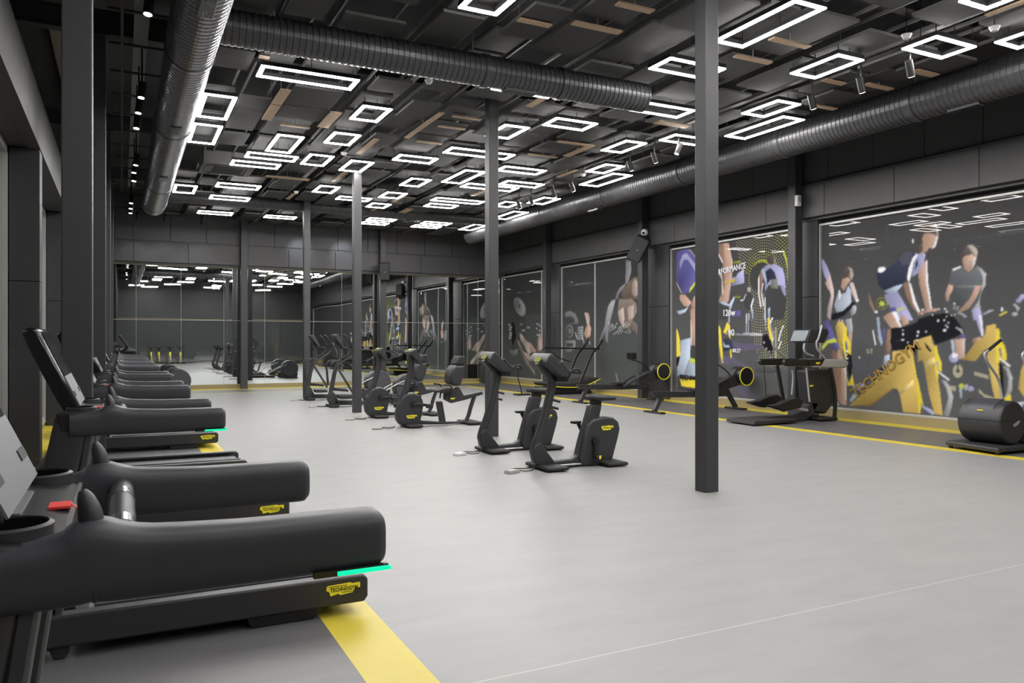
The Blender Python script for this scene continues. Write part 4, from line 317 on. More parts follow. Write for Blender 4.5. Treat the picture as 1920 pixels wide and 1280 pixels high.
# beams and purlins
LANES = [(1.04, 1.5), (1.6, 2.04), (2.2, 2.9), (3.15, 3.64), (3.96, 4.42), (4.56, 5.2), (5.46, 6.12), (6.28, 6.72), (6.98, 7.66), (7.84, 8.42), (8.72, 9.06), (9.26, 9.84)]
bm = B()
for y in (-4, 1, 6.05, 11.05, 16.0, 20.8): box(bm, XL, XR, y-.08, y+.08, 5.34, 5.36); box(bm, XL, XR, y-.012, y+.012, 5.36, 5.62); box(bm, XL, XR, y-.08, y+.08, 5.6, 5.64)
struct('trim_12', bm, M['beam'])
bm = B()
for x in [q for a, b_ in LANES for q in (a+.033, b_-.033)]:
    box(bm, x-.014, x+.014, YF+.2, 25.6, 5.27, 5.31)
for x in (3.7, 8.65): box(bm, x-.05, x+.05, YF+.2, 25.6, 5.2, 5.26)
struct('trim_13', bm, M['pedge'])
# free-standing steel columns
def column(name, x, y, w, label, grp, top=5.34, plate=True):
    t = thing(name, label, 'column', (x, y, 0), 0, grp)
    bm = B(); box(bm, -w/2, w/2, -w/2, w/2, 0, top); obj('shaft', bm, M['column'], t, bev=.008)
    bm = B(); box(bm, -w/2-.05, w/2+.05, -w/2-.05, w/2+.05, top-.02, top); obj('top_plate', bm, M['beam'], t)
G = 'steel columns standing in the open floor'
column('steel_column', 5.22, 6.06, .165, 'nearest square steel column standing in the middle of the grey floor', G)
column('steel_column', 5.20, 11.06, .165, 'square steel column standing behind the two upright bikes', G)
column('steel_column', 4.405, 16.01, .165, 'square steel column standing in front of the ellipticals', G)
column('steel_column', 4.37, 20.8, .165, 'farthest square steel column left of the ellipticals', G)
G = 'steel columns behind the treadmill row'
for i, y in enumerate((6.1, 11.1, 16.1, 21.1)): column('steel_column', -.27, y, .185, 'steel column in the treadmill row on the left, %s from the camera' % ORD[i+1], G)
G = 'steel columns along the window walls'
for x, y, l in ((12.18, 11.48, 'steel column against the right wall beside the cross trainer'), (12.18, 16.62, 'steel column against the right wall behind the loudspeaker'), (12.18, 21.75, 'steel column against the right wall behind the curved treadmill'), (12.18, 6.4, 'steel column against the right wall at the far right')):
    if y > 7: column('wall_column', x, y, .2, l, G, 5.3)
for x, l in ((3.42, 'steel column against the back mirrors left of the middle'), (7.9, 'steel column against the back mirrors below the small speaker')):
    column('wall_column', x, 25.5, .2, l, G, 5.3)
# ---------------------------------------------------------------- acoustic panels
random.seed(11)
lanes = LANES
PANELS = []
def top_at(x, y):
    for a0, a1, c0, c1, z in PANELS:
        if a0 < x < a1 and c0 < y < c1: return z+.002
    return ZC+.01
PG = 'dark square panels hung under the ceiling'; meshes = {}; WOOD = [(2.02,2.17,11.35,12.1),(2.02,2.17,12.15,13.04),(2.92,3.10,12.11,13.07),(2.35,2.83,13.17,13.27),(1.54,1.67,10.09,10.22),(2.80,3.73,17.41,17.59),(4.45,4.54,11.39,13.09),(4.71,5.20,11.45,11.53),(4.72,5.20,12.09,12.17),(4.73,5.21,13.17,13.27),(3.95,4.36,7.66,7.75),(4.54,5.18,7.45,7.56),
 (4.70,5.16,6.82,6.92),(7.83,8.48,10.21,10.39),(6.99,7.76,12.05,12.15),(7.64,7.78,12.16,13.00),(6.97,7.60,13.14,13.22),(8.48,8.58,13.98,14.72),(6.88,7.49,6.80,6.90),(6.89,7.48,7.42,7.51),(8.61,9.01,7.56,7.66),(9.28,9.80,7.42,7.52),(9.38,9.82,6.75,6.87),(9.38,9.87,8.45,8.55),(8.47,8.55,4.3,5.3),(2.05,2.2,7.0,7.9),(4.2,4.3,16.2,17.4),(3.7,3.8,19.3,20.1),(2.4,2.9,20.4,20.55),(6.2,6.3,18.4,19.2),(6.1,6.2,20.0,20.8),(6.9,7.1,20.1,20.8),(7.7,7.8,16.8,17.6),(5.5,5.62,9.9,10.5),(4.0,4.1,13.4,14.6)]
def camvis(x, y):
    d = x*.449+y*.8935
    if d < 1: return False
    px = 960+1457*(x*.8935-y*.449)/d; py_ = 638.5-1457*3.6/d; return 300 < px < 1990 and py_ > -90
for li, (x0, x1) in enumerate(lanes):
    n = 0
    for bay in (1.2, 6.25, 11.2, 16.2, 21.3):
        y = bay; end = min(bay+4.65, 25.0)
        while y < end-.3:
            d = random.choice((.66, .74, .74, .9, .9, 1.2)); d = min(d, end-y); gap = random.choice((.10, .12, .16, .3)); zz = random.choice((5.10, 5.13, 5.16, 5.2))
            skip = random.random() < .07 or (x0 < 2.5 and x1 > 1.4 and y < 17.65 and y+d > 16.45)
            if d > .3 and camvis((x0+x1)/2, y+d/2) and not skip:
                n += 1; w = round(x1-x0, 2); key = (w, round(d, 2), zz)
                if key not in meshes:
                    bm = B(); box(bm, -w/2, w/2, -key[1]/2, key[1]/2, 0, .035); box(bm, -w/2+.03, -w/2+.036, -.003, .003, .03, 5.28-zz); box(bm, w/2-.036, w/2-.03, -.003, .003, .03, 5.28-zz)
                    for f in bm.faces:
                        f.normal_update(); f.material_index = 0 if f.normal.z < -.5 else 1
                    o = obj('acoustic_panel', bm, None, smooth=False, mats=[M['panel'], M['pedge']]); meshes[key] = o.data
                else:
                    o = bpy.data.objects.new('acoustic_panel', meshes[key]); C.objects.link(o)
                o.location = ((x0+x1)/2, y+d/2, zz); PANELS.append((x0, x1, y, y+d, zz))
                tag(o, 'dark ceiling panel, %s from camera in the %s lane right of the silver duct' % (ORD[min(n, 28)], ORD[li+1]), 'ceiling panel', PG)
            y += d+gap
# ---------------------------------------------------------------- LED frames
LEDS = [(1.59,2.86,10.25,10.71),(1.04,1.49,11.78,13.04),(1.03,1.48,13.47,14.78),(3.21,3.66,11.32,12.10),(3.19,3.65,12.99,13.77),(2.37,2.81,13.56,14.84),(2.09,3.02,15.07,15.52),(1.92,2.84,15.88,16.33),(3.16,3.62,14.72,15.63),(3.98,4.44,14.87,15.85),
(1.07,1.54,18.94,19.94),(1.90,2.83,18.28,18.80),(1.92,2.83,19.93,20.44),(1.85,2.74,22.45,22.95),(3.60,4.44,22.41,22.88),(4.00,4.46,17.60,18.43),(4.72,5.52,18.67,19.12),(5.70,6.20,19.24,19.88),(5.59,6.09,17.66,18.38),(5.58,6.04,15.92,16.76),(4.68,5.45,14.00,14.48),(4.59,5.50,9.35,9.79),(5.34,6.63,13.06,13.49),
(5.55,6.00,11.29,12.08),(6.10,6.87,10.58,11.05),(6.87,7.82,14.00,14.40),(6.30,6.76,14.66,16.01),(6.88,8.15,15.86,16.33),(7.54,8.47,15.24,15.66),(6.88,8.18,17.80,18.22),(7.02,7.81,18.61,19.12),(8.62,9.08,17.54,18.28),(9.21,9.68,16.60,17.48),(9.48,9.93,18.76,20.13),(6.32,7.11,21.61,21.97),(6.36,7.13,22.34,22.79),
(7.97,8.81,21.54,21.94),(7.93,8.79,22.31,22.71),(9.48,9.93,21.35,22.63),(3.16,3.61,6.3,7.55),(6.06,6.95,7.7,8.15),(6.90,7.80,9.30,9.75),(7.89,8.32,11.24,12.04),(8.39,9.2,10.53,10.98),(8.58,9.02,12.92,13.68),(9.18,9.67,13.56,14.91),(6.18,6.63,5.82,7.06),(7.83,8.27,6.69,7.46),(8.36,9.09,5.78,6.23),(8.53,8.99,8.36,9.11),(9.22,9.67,8.92,10.25),(9.16,9.6,4.3,5.61),(7.72,8.17,4.3,5.1),
(4.6,5.5,2.6,3.05),(1.6,2.5,4.6,5.05),(1.6,2.05,2.0,3.2),(6.2,7.1,1.0,1.45),(2.4,3.3,-1.8,-1.35),(7.2,7.65,-2.4,-1.2),(4.9,5.8,-3.6,-3.15),(.5,1.4,.6,1.05),(3.0,3.9,.6,1.05),(3.3,3.75,3.2,4.4),(.4,1.3,-3,-2.55),(1.2,2.1,-4.4,-3.95),(5.2,5.65,-1.8,-.6),(8.6,9.5,2.2,2.65),(8.4,9.3,-.6,-.15),(6.6,7.05,3.0,4.2),(2.6,3.5,5.6,6.05),(4.7,5.15,4.5,5.3),(5.7,6.15,3.2,4.4),(7.0,7.9,.4,.85),(8.3,9.2,-4.4,-3.95)]  # this row: frames out of view, added to brighten near floor and treadmill sides
def lane(x): return 1+sum(x > q for q in (2.0, 3.1, 3.9, 4.55, 5.5, 6.3, 7.0, 7.85, 8.6, 9.2))
lab = {}; LEDS.sort(key=lambda a: (lane((a[0]+a[1])/2), a[2])); cnt = {}
for x0, x1, y0, y1 in LEDS:
    w, d = x1-x0, y1-y0; w = max(w, .45); d = max(d, .45); ln = lane((x0+x1)/2); cnt[ln] = cnt.get(ln, 0)+1
    shape = 'long crosswise' if w > 1.05 else 'short crosswise' if w > .6 else 'long lengthwise' if d > 1.05 else 'short lengthwise' if d > .6 else 'squarish'
    t = thing('frame_light', '%s ceiling light, %s from camera in the %s lane right of the duct' % (shape, ORD[cnt[ln]], ORD[ln]), 'ceiling light', ((x0+x1)/2, (y0+y1)/2, 5.0), 0, 'glowing rectangular ceiling lights')
    bm = B(); b = .05
    for a0, a1, c0, c1 in ((-w/2, w/2, -d/2, -d/2+b), (-w/2, w/2, d/2-b, d/2), (-w/2, -w/2+b, -d/2+b, d/2-b), (w/2-b, w/2, -d/2+b, d/2-b)): box(bm, a0, a1, c0, c1, -.009, .006)
    obj('led_strip', bm, M['led'], t, smooth=False)
    bm = B(); b = .053
    for a0, a1, c0, c1 in ((-w/2-.003, w/2+.003, -d/2-.003, -d/2+b), (-w/2-.003, w/2+.003, d/2-b, d/2+.003), (-w/2-.003, -w/2+b, -d/2+b, d/2-b), (w/2-b, w/2+.003, -d/2+b, d/2-b)): box(bm, a0, a1, c0, c1, .0055, .06)
    tops = [(top_at((x0+x1)/2+a, (y0+y1)/2+c), a, c) for a in (-w/2+.03, 0, w/2-.03) for c in (-d/2+.03, 0, d/2-.03) if a or c]; lowest = min(tops)[0]
    for tz, a, c in tops:
        if tz < lowest+.004: box(bm, a-.004, a+.004, c-.004, c+.004, .05, tz-5.0)
    obj('housing', bm, M['dark'], t, smooth=False)
WOOD.sort(key=lambda a: a[2])
for i, (x0, x1, y0, y1) in enumerate(WOOD):
    bm = B(); box(bm, -(x1-x0)/2, (x1-x0)/2, -(y1-y0)/2, (y1-y0)/2, 0, .018); o = obj('wood_strip', bm, M['wood'], smooth=False); o.location = ((x0+x1)/2, (y0+y1)/2, 5.07)
    hb = B(); box(hb, -.004, .004, -.004, .004, .015, top_at((x0+x1)/2, (y0+y1)/2)-5.07); obj('hanger', hb, M['steel'], o)
    tag(o, 'pale wooden strip %s in a ceiling gap, %s nearest to the camera' % ('running crosswise' if x1-x0 > y1-y0 else 'running lengthwise', ORD[i+1] if i < 28 else 'about %dth' % (i+1)), 'wood strip', 'pale wooden strips between ceiling panels')
# ---------------------------------------------------------------- ducts
def duct(name, label, p0, p1, r, m, rib, amp, collars=(), grilles=()):
    ax = 1 if abs(p1[1]-p0[1]) > abs(p1[0]-p0[0]) else 0; L = abs(p1[ax]-p0[ax]); n = int(L/rib)*2
    t = thing(name, label, 'duct', (*p0[:2], p0[2]))
    bm = B(); seg = 44; rings = []
    n = n//2*4
    for i in range(n+1):
        s = min(L, L*((i//4)+(0, .45, .5, .95)[i % 4])*4/n); rr = r+(0, 0, amp, amp)[i % 4]; ring = []
        for j in range(seg):
            a = 2*PI*j/seg; c, z = rr*math.cos(a), rr*math.sin(a); ring.append(bm.verts.new((c, s, z) if ax else (s, c, z)))
        rings.append(ring)
    fs = [bm.faces.new((a[j], a[(j+1) % seg], b[(j+1) % seg], b[j])) for a, b in zip(rings, rings[1:]) for j in range(seg)]+[bm.faces.new(rings[0]), bm.faces.new(rings[-1])]
    bmesh.ops.recalc_face_normals(bm, faces=fs); obj('duct_body', bm, m, t, smooth=False)
    for s in collars:
        bm = B(); q0, q1 = ((0, s-.035, 0), (0, s+.035, 0)) if ax else ((s-.035, 0, 0), (s+.035, 0, 0)); cyl(bm, q0, q1, r+amp+.012, seg=36); obj('collar', bm, m, t)
    for s in grilles:
        bm = B(); box(bm, -.07, .07, s-.22, s+.22, -r-.03, -r*.85) if ax else box(bm, s-.22, s+.22, -.07, .07, -r-.03, -r*.85)
        g = obj('air_grille', bm, M['ductb'], t, bev=.004)
        bm = B()
        for k in range(9):
            x = -.056+.014*k
            box(bm, x-.003, x+.003, s-.2, s+.2, -r-.034, -r-.03) if ax else box(bm, s-.2+.05*k-.004, s-.2+.05*k+.004, -.06, .06, -r-.034, -r-.03)
        obj('grille_slats', bm, M['gloss'], g)
    for s in [L*.1+k*2.4 for k in range(int(L/2.6))]:
        bm = B()
        if ax: box(bm, -.004, .004, s-.01, s+.01, r, ZC-p0[2])
        else: box(bm, s-.01, s+.01, -.004, .004, r, ZC-p0[2])
        obj('hanger', bm, M['steel'], t)
duct('air_duct', 'big shiny silver spiral duct running along the left side under the ceiling', (.69, 4.5, 4.77), (.69, 20.6, 4.77), .25, M['duct'], .10, .014, (4.9, 8.2, 13.0, 15.5), (3.0, 7.6, 11.3))
duct('air_duct', 'black spiral duct crossing the ceiling nearest to the camera', (.95, 8.86, 4.88), (6.5, 8.86, 4.88), .185, M['ductb'], .07, .010, (3.1, 4.2), (3.6,))
duct('air_duct', 'black spiral duct crossing the ceiling in front of the back wall', (.9, 21.08, 5.1), (9.9, 21.08, 5.1), .15, M['ductb'], .05, .004, (3, 6), ())
duct('air_duct', 'black spiral duct running along the right side above the window graphics', (10.3, 3.0, 4.95), (10.3, 23.5, 4.95), .26, M['ductb'], .08, .009, (2.2, 4.4, 6.9, 9.6, 12.4, 15.4), (3.7, 13.0))
# cable tray and pipes left of the silver duct
t = thing('cable_tray', 'perforated cable tray hanging left of the silver duct', 'cable tray', (.21, 13.5, 5.2))
bm = B(); box(bm, -.075, .075, -7.5, 7.5, 0, .006); box(bm, -.08, -.075, -7.5, 7.5, 0, .05); box(bm, .075, .08, -7.5, 7.5, 0, .05); obj('tray', bm, M['pedge'], t)
for i in range(14):
    bm = B(); box(bm, -.35, .42, -7.2+1.1*i, -7.17+1.1*i, -.06, -.03); obj('cross_bar', bm, M['beam'], t)
bm = B(); box(bm, -.22, -.19, -7.5, 7.5, -.1, -.06); obj('side_bar', bm, M['beam'], t)
# air conditioning cassette
t = thing('ceiling_cassette', 'square air conditioning cassette recessed beyond the silver duct', 'air conditioner', (1.95, 17.05, 5.0))
bm = B(); box(bm, -.5, .5, -.55, .55, .03, .3); obj('body', bm, M['pedge'], t, bev=.01)
bm = B(); box(bm, -.28, .28, -.3, .3, 0, .03); obj('intake_grille', bm, M['panel'], t, bev=.01)
for s in (0, 1, 2, 3):
    bm = B(); box(bm, -.36, .36, .36, .44, .015, .028); o = obj('air_vane', bm, M['dark'], t); o.rotation_euler = (0, 0, s*PI/2)
# ceiling spots
def spot(x, y, z, rx, ry, label, grp, lensm='lens', big=1):
    t = thing('spotlight', label, 'spotlight', (x, y, z), 0, grp)
    bm = B(); cyl(bm, (0, 0, .1), (0, 0, (5.23 if x > 1 else 5.19)-z), .012); obj('stem', bm, M['dark'], t)
    bm = B(); cyl(bm, (0, 0, -.1*big), (0, 0, .1*big), .045*big, seg=24); h = obj('lamp_housing', bm, M['dark'], t); h.rotation_euler = (rx, ry, 0)
    bm = B(); cyl(bm, (0, 0, -.104*big), (0, 0, -.098*big), .036*big, seg=24); l = obj('lens', bm, M[lensm], h)
    return t
for i, (x, y) in enumerate(((8.62, 6.31), (8.6, 7.0), (8.6, 7.8), (8.63, 10.74), (8.65, 11.45), (8.64, 12.19), (8.72, 14.45), (8.7, 15.22), (8.7, 16.31), (8.7, 16.94))):
    spot(x, y, 4.83, R(8), R(-28) if i != 3 else R(20), 'black cylinder spotlight on the right ceiling track, %s from the camera' % ORD[i+1], 'black spotlights on the right ceiling track')
for i, (x, y) in enumerate(((.23, 8.06), (.23, 10.86), (.21, 11.61), (.2, 12.46), (.23, 15.08), (.21, 15.77), (.22, 16.59), (.2, 19.3), (.2, 20.1), (.2, 20.8))):
    spot(x, y, 4.66, R(-5), R(6), 'small spotlight left of the silver duct, %s from the camera' % ORD[i+1], 'small spotlights left of the silver duct')
for i, (x, l) in enumerate(((.4, 'leftmost'), (1.11, 'middle'), (2.1, 'rightmost'))):
    o = spot(x, 24.41, 5.02, R(38), 0, '%s bright spotlight of three in front of the back wall' % l, 'bright spotlights before the back wall')
    ld = bpy.data.lights.new('spot_beam', 'SPOT'); ld.energy = 14; ld.spot_size = R(70); ld.spot_blend = .6; ld.shadow_soft_size = .04; lo = bpy.data.objects.new('spot_beam', ld); C.objects.link(lo); lo.parent = o; lo.location = (0, .1, -.12); lo.rotation_euler = (R(35), 0, 0)
for x in (5.2, 6.6):
    ld = bpy.data.lights.new('spot_beam', 'SPOT'); ld.energy = 30; ld.spot_size = R(50); ld.spot_blend = .8; ld.shadow_soft_size = .05; ld.color = (.8, .88, 1)
    o = spot(x, 24.41, 5.0, R(60), 0, 'small spotlight near the back wall, %s one washing it with cool light' % ('left' if x < 6 else 'right'), 'wall washing spotlights'); lo = bpy.data.objects.new('spot_beam', ld); C.objects.link(lo); lo.parent = o; lo.location = (0, .1, -.06); lo.rotation_euler = (R(62), 0, 0)
for i, (x, y) in enumerate(((3.71, 9.89), (3.72, 14.41), (3.68, 18.66), (8.75, 5.36), (8.72, 14.0), (8.07, 5.95))):
    t = thing('smoke_detector', 'round white smoke detector under the ceiling, %s' % ('nearest of three left of the middle', 'second of three left of the middle', 'farthest of three left of the middle', 'large one near the top right corner', 'small far one beside the right track', 'small one near the top right lights')[i], 'detector', (x, y, 4.97), 0, 'smoke detectors')
    bm = B(); cyl(bm, (0, 0, 0), (0, 0, .05), .035, .06, 20); obj('head', bm, M['white'], t); bm = B(); cyl(bm, (0, 0, .05), (0, 0, ZC-4.97), .006, seg=8); obj('stem', bm, M['dark'], t)
# wall devices
def speaker(x, y, z, rot, label, s=1):
    t = thing('loudspeaker', label, 'speaker', (x, y, z)); t.rotation_euler = rot
    bm = B(); prism(bm, [(-.17*s, -.3*s), (.17*s, -.3*s), (.17*s, .3*s), (-.17*s, .3*s)], -.16*s, .14*s); obj('cabinet', bm, M['rubber'], t, bev=.015)
    bm = B(); box(bm, -.15*s, .15*s, -.168*s, -.16*s, -.28*s, .28*s); obj('front_grille', bm, M['plastic'], t)
    bm = B(); cyl(bm, (0, -.17*s, -.02*s), (0, -.175*s, -.02*s), .014*s); obj('round_emblem', bm, M['silver'], t)
    bm = B(); cyl(bm, (0, .14*s, 0), (0, .25*s, 0), .02*s); obj('bracket', bm, M['dark'], t)
speaker(11.86, 16.36, 3.86, (R(14), R(28), R(-38)), 'black loudspeaker tilted on a bracket high on the right wall', 1.05)
speaker(7.87, 25.17, 3.83, (R(10), 0, R(-20)), 'black loudspeaker mounted above the back mirrors', .95)
t = thing('security_camera', 'white dome security camera on the right wall above the loudspeaker', 'security camera', (12.0, 16.3, 4.28))
bm = B(); bmesh.ops.create_uvsphere(bm, u_segments=24, v_segments=14, radius=.09); obj('dome', bm, M['white'], t); bm = B(); cyl(bm, (-.07, -.05, -.02), (-.09, -.065, -.03), .03); obj('lens', bm, M['gloss'], t); bm = B(); cyl(bm, (0, 0, 0), (.12, .05, .03), .03); obj('bracket', bm, M['dark'], t)
t = thing('motion_sensor', 'small white motion sensor on the steel column by the right wall', 'sensor', (12.1, 11.34, 4.3)); bm = B(); box(bm, -.06, .06, -.05, .03, -.11, .11); obj('housing', bm, M['white'], t, bev=.02); bm = B(); box(bm, -.03, .03, -.056, -.05, -.03, .07); obj('sensor_window', bm, M['pod'], t)
# ================================================================ TREADMILLS  (local x = world X - .3, local y 0 at machine centre)
def treadmill(loc, label, light=True, belt='belt'):
    t = thing('treadmill', label, 'treadmill', loc, 0, 'treadmills in a row along the left windows'); n, f = -.41, .41
    side = [(-.62, .06), (.9, .06), (.92, .09), (.92, .185), (.895, .21), (-.62, .21)]
    for s, y0, y1 in ((0, n, n+.09), (1, f-.09, f)):
        bm = B(); prism(bm, side, y0, y1); o = obj('side_frame', bm, M['plastic'], t, bev=.012)
        if s == 0: badge(o, .78, y0-.003, .148, .185)
    bm = B(); prism(bm, [(-.45, .17), (.84, .17), (.875, .16), (.895, .13), (.895, .09), (.84, .07), (-.45, .1)], n+.1, f-.1); obj('running_belt', bm, M['belt'], t, bev=.004)
    bm = B(); box(bm, -.42, .86, n+.09, n+.14, .2, .218); box(bm, -.42, .86, f-.14, f-.09, .2, .218); obj('foot_rail', bm, M['rail'], t, bev=.004)
    for y in (n+.12, f-.12):
        bm = B(); prism(bm, [(.30, .0), (.62, .0), (.68, .06), (.28, .06)], y-.1, y+.1); obj('rear_foot', bm, M['dark'], t, bev=.006)
        bm = B(); disc(bm, (-.56, .04), .04, y-.1, y-.06); obj('wheel', bm, M['rubber'], t, bev=.005)
    bm = B(); prism(bm, [(-1.08, .05), (-.62, .05), (-.6, .24), (-.72, .33), (-.95, .33), (-1.08, .22)], n+.06, f-.06); obj('motor_hood', bm, M['plastic'], t, bev=.03)
    for y in (n+.075, f-.075):   # uprights: tapered cowl and inner post
        bm = B(); sweep(bm, [(-.715, y, .02), (-.635, y, .45), (-.562, y, .85), (-.51, y, 1.12)], [.095, .085, .076, .075], .055, 4, 20); u = obj('upright', bm, M['plastic'], t)
        bm = B(); sweep(bm, [(-.595, y, .04), (-.515, y, .55), (-.44, y, 1.06)], [.02, .02, .02], .045, 4, 12); obj('upright_trim', bm, M['rail'], u)
    # bolster handrails
    for s, y in ((0, n+.055), (1, f-.055)):
        bm = B()
        path = [(-.52, y, 1.098), (-.43, y, 1.100), (-.375, y, 1.106), (-.345, y, 1.116), (-.31, y, 1.110), (-.25, y, 1.104), (-.1, y, 1.100), (.03, y, 1.100), (.150, y, 1.100), (.166, y, 1.100), (.176, y, 1.100)]
        sweep(bm, path, [.056, .058, .064, .074, .068, .062, .0585, .058, .0575, .054, .043], [.05, .053, .053, .053, .052, .05, .05, .05, .05, .048, .042], 3.6, 24, k=3); o = obj('handrail', bm, M['rail'], t)
        yy = y-.053 if s == 0 else y+.053; oy_ = -.006 if s == 0 else .006
        bm = B(); box(bm, .03, .178, min(yy, yy-oy_*2), max(yy, yy-oy_*2), 1.042, 1.054); obj('light_slot', bm, M['gloss'], o)
        if light and s == 0:
            bm = B(); box(bm, .075, .182, yy-.004, yy+.004, 1.043, 1.051); obj('green_light', bm, M['green'], o, bev=.001)
        bm = B(); sweep(bm, [(-.345, y, 1.165), (-.350, y, 1.20), (-.357, y, 1.225), (-.362, y, 1.238)], [.022, .019, .014, .006], [.028, .023, .016, .007], 2, 16); obj('grip_horn', bm, M['plastic'], o)
    bm = B(); cyl(bm, (-.30, n+.1, 1.12), (-.30, f-.1, 1.12), .028, seg=24); o = obj('front_grip_bar', bm, M['plastic'], t)
    for y in (-.16, .16): bm = B(); cyl(bm, (-.30, y-.035, 1.12), (-.30, y+.035, 1.12), .0295, seg=24); obj('pulse_sensor', bm, M['chrome'], o)
    # console tray with cup holders
    bm = B(); prism(bm, [(-.56, 1.06), (-.40, 1.04), (-.385, 1.145), (-.50, 1.165), (-.58, 1.16)], n+.02, f-.02); o = obj('console_tray', bm, M['dark'], t, bev=.012)
    bm = B(); box(bm, -.394, -.386, n+.14, f-.14, 1.146, 1.152); obj('tray_edge', bm, M['steel'], o)
    for y in (n+.115, f-.115):
        bm = B(); sg = 36; rg = [[bm.verts.new((-.475+rr*math.cos(2*PI*j/sg), y+rr*math.sin(2*PI*j/sg), zz)) for j in range(sg)] for rr, zz in ((.068, 1.14), (.068, 1.176), (.060, 1.180), (.058, 1.14))]
        for u, v in zip(rg, rg[1:]):
            for j in range(sg): bm.faces.new((u[j], u[(j+1) % sg], v[(j+1) % sg], v[j]))
        c = obj('cup_holder', bm, M['plastic'], o); bm = B(); disc(bm, (0, 0), .058, 0, .001, 36); h_ = obj('cup_shade_disc', bm, mat('painted_cup_shade', (.002, .002, .002), 1, spec=0), c, smooth=False); h_.rotation_euler = (PI/2, 0, 0); h_.location = (-.475, y, 1.1755)  # near-black disc under the rim paints in the shade of a deep cup
    bm = B(); box(bm, -.435, -.395, -.06, .0, 1.153, 1.158); obj('safety_tag', bm, M['red'], o); bm = B(); tube(bm, [(-.395, -.03, 1.155), (-.37, -.03, 1.13), (-.375, -.05, 1.08)], .003, 6); obj('safety_cord', bm, M['red'], o)
    bm = B(); box(bm, -.49, -.475, -.14, .12, 1.16, 1.166); obj('tray_slot', bm, M['grey'], o)
    # display
    bm = B(); prism(bm, P['tm_disp'], -.29, .29); d = obj('display_housing', bm, M['gloss'], t, bev=.018)
    a, b_ = Vector((P['tm_disp'][0][0], P['tm_disp'][0][1])), Vector((P['tm_disp'][1][0], P['tm_disp'][1][1])); e = (b_-a).normalized(); nn = Vector((-e.y, e.x))
    if nn.x < 0: nn = -nn
    def slab(s0, s1, y0, y1, h, m, name, par):
        L = (b_-a).length; q0, q1 = a+e*L*s0, a+e*L*s1; bm = B(); prism(bm, [tuple(q0+nn*.0), tuple(q1+nn*.0), tuple(q1+nn*h), tuple(q0+nn*h)], y0, y1); return obj(name, bm, m, par, smooth=False)
    slab(.07, .60, -.26, .26, .004, M['screen'], 'screen', d); g = slab(.61, .98, -.265, .265, .005, M['grey'], 'control_panel', d)
    for y in (-.2, .2): slab(.80, .86, y-.05, y+.05, .008, M['ink'], 'control_slot', g)
    return t
TL = [(1.5, 'nearest treadmill at the lower left with a green light on its handrail'), (4.2, 'second treadmill with its tall display standing before the first steel column'), (6.45, 'third treadmill just behind the first steel column in the left row'), (8.8, 'fourth treadmill from the camera in the left row'),
      (11.65, 'fifth treadmill from the camera, beyond the second steel column'), (13.9, 'sixth treadmill from the camera in the left row'), (16.55, 'seventh treadmill from the camera, beyond the third steel column'), (18.8, 'eighth treadmill from the camera in the left row'), (21.35, 'ninth and farthest treadmill in the left row')]
tm0 = treadmill((.3, 1.5+.41, 0), TL[0][1]); kids(tm0)
for y, l in TL[1:]: dup(tm0, (.3, y+.41, 0), l)
# ================================================================ UPRIGHT BIKES
def foot(bm, x, w, d=.6, h=.055): hbox(bm, [(x-w/2, -d/2+.02), (x+w/2, -d/2), (x+w/2, d/2), (x-w/2, d/2-.02)], .012, h)
def console(t, disp, scr, width, m='plastic'):
    bm = B(); prism(bm, disp, -width/2, width/2); d = obj('display', bm, M[m], t, bev=.015)
    a, b_ = Vector(scr[0]), Vector(scr[1]); e = (b_-a).normalized(); nn = Vector((-e.y, e.x)); nn = nn if nn.x > 0 else -nn
    bm = B(); prism(bm, [tuple(a), tuple(b_), tuple(b_+nn*.006), tuple(a+nn*.006)], -width/2+.03, width/2-.03); obj('screen', bm, M['screen'], d); return d
def backbadge(d, p0, p1, w=.11):
    # small badge on the rear face of the display (faces -X)
    w = .17; bm = B(); prism(bm, [(-w/2, -.016), (-w*.3, -.03), (w*.3, -.028), (w/2, 0), (w*.35, .026), (-w*.4, .028)], -.001, .001); o = obj('maker_badge', bm, M['badgedim'], d)
    dx, dz = p1[0]-p0[0], p1[1]-p0[1]; n = Vector((dz, -dx)).normalized(); n = n if n.x < 0 else -n
    o.location = ((p0[0]+p1[0])/2+n.x*.012, 0, (p0[1]+p1[1])/2+n.y*.012); o.rotation_euler = (-math.asin(n.y), 0, -PI/2)
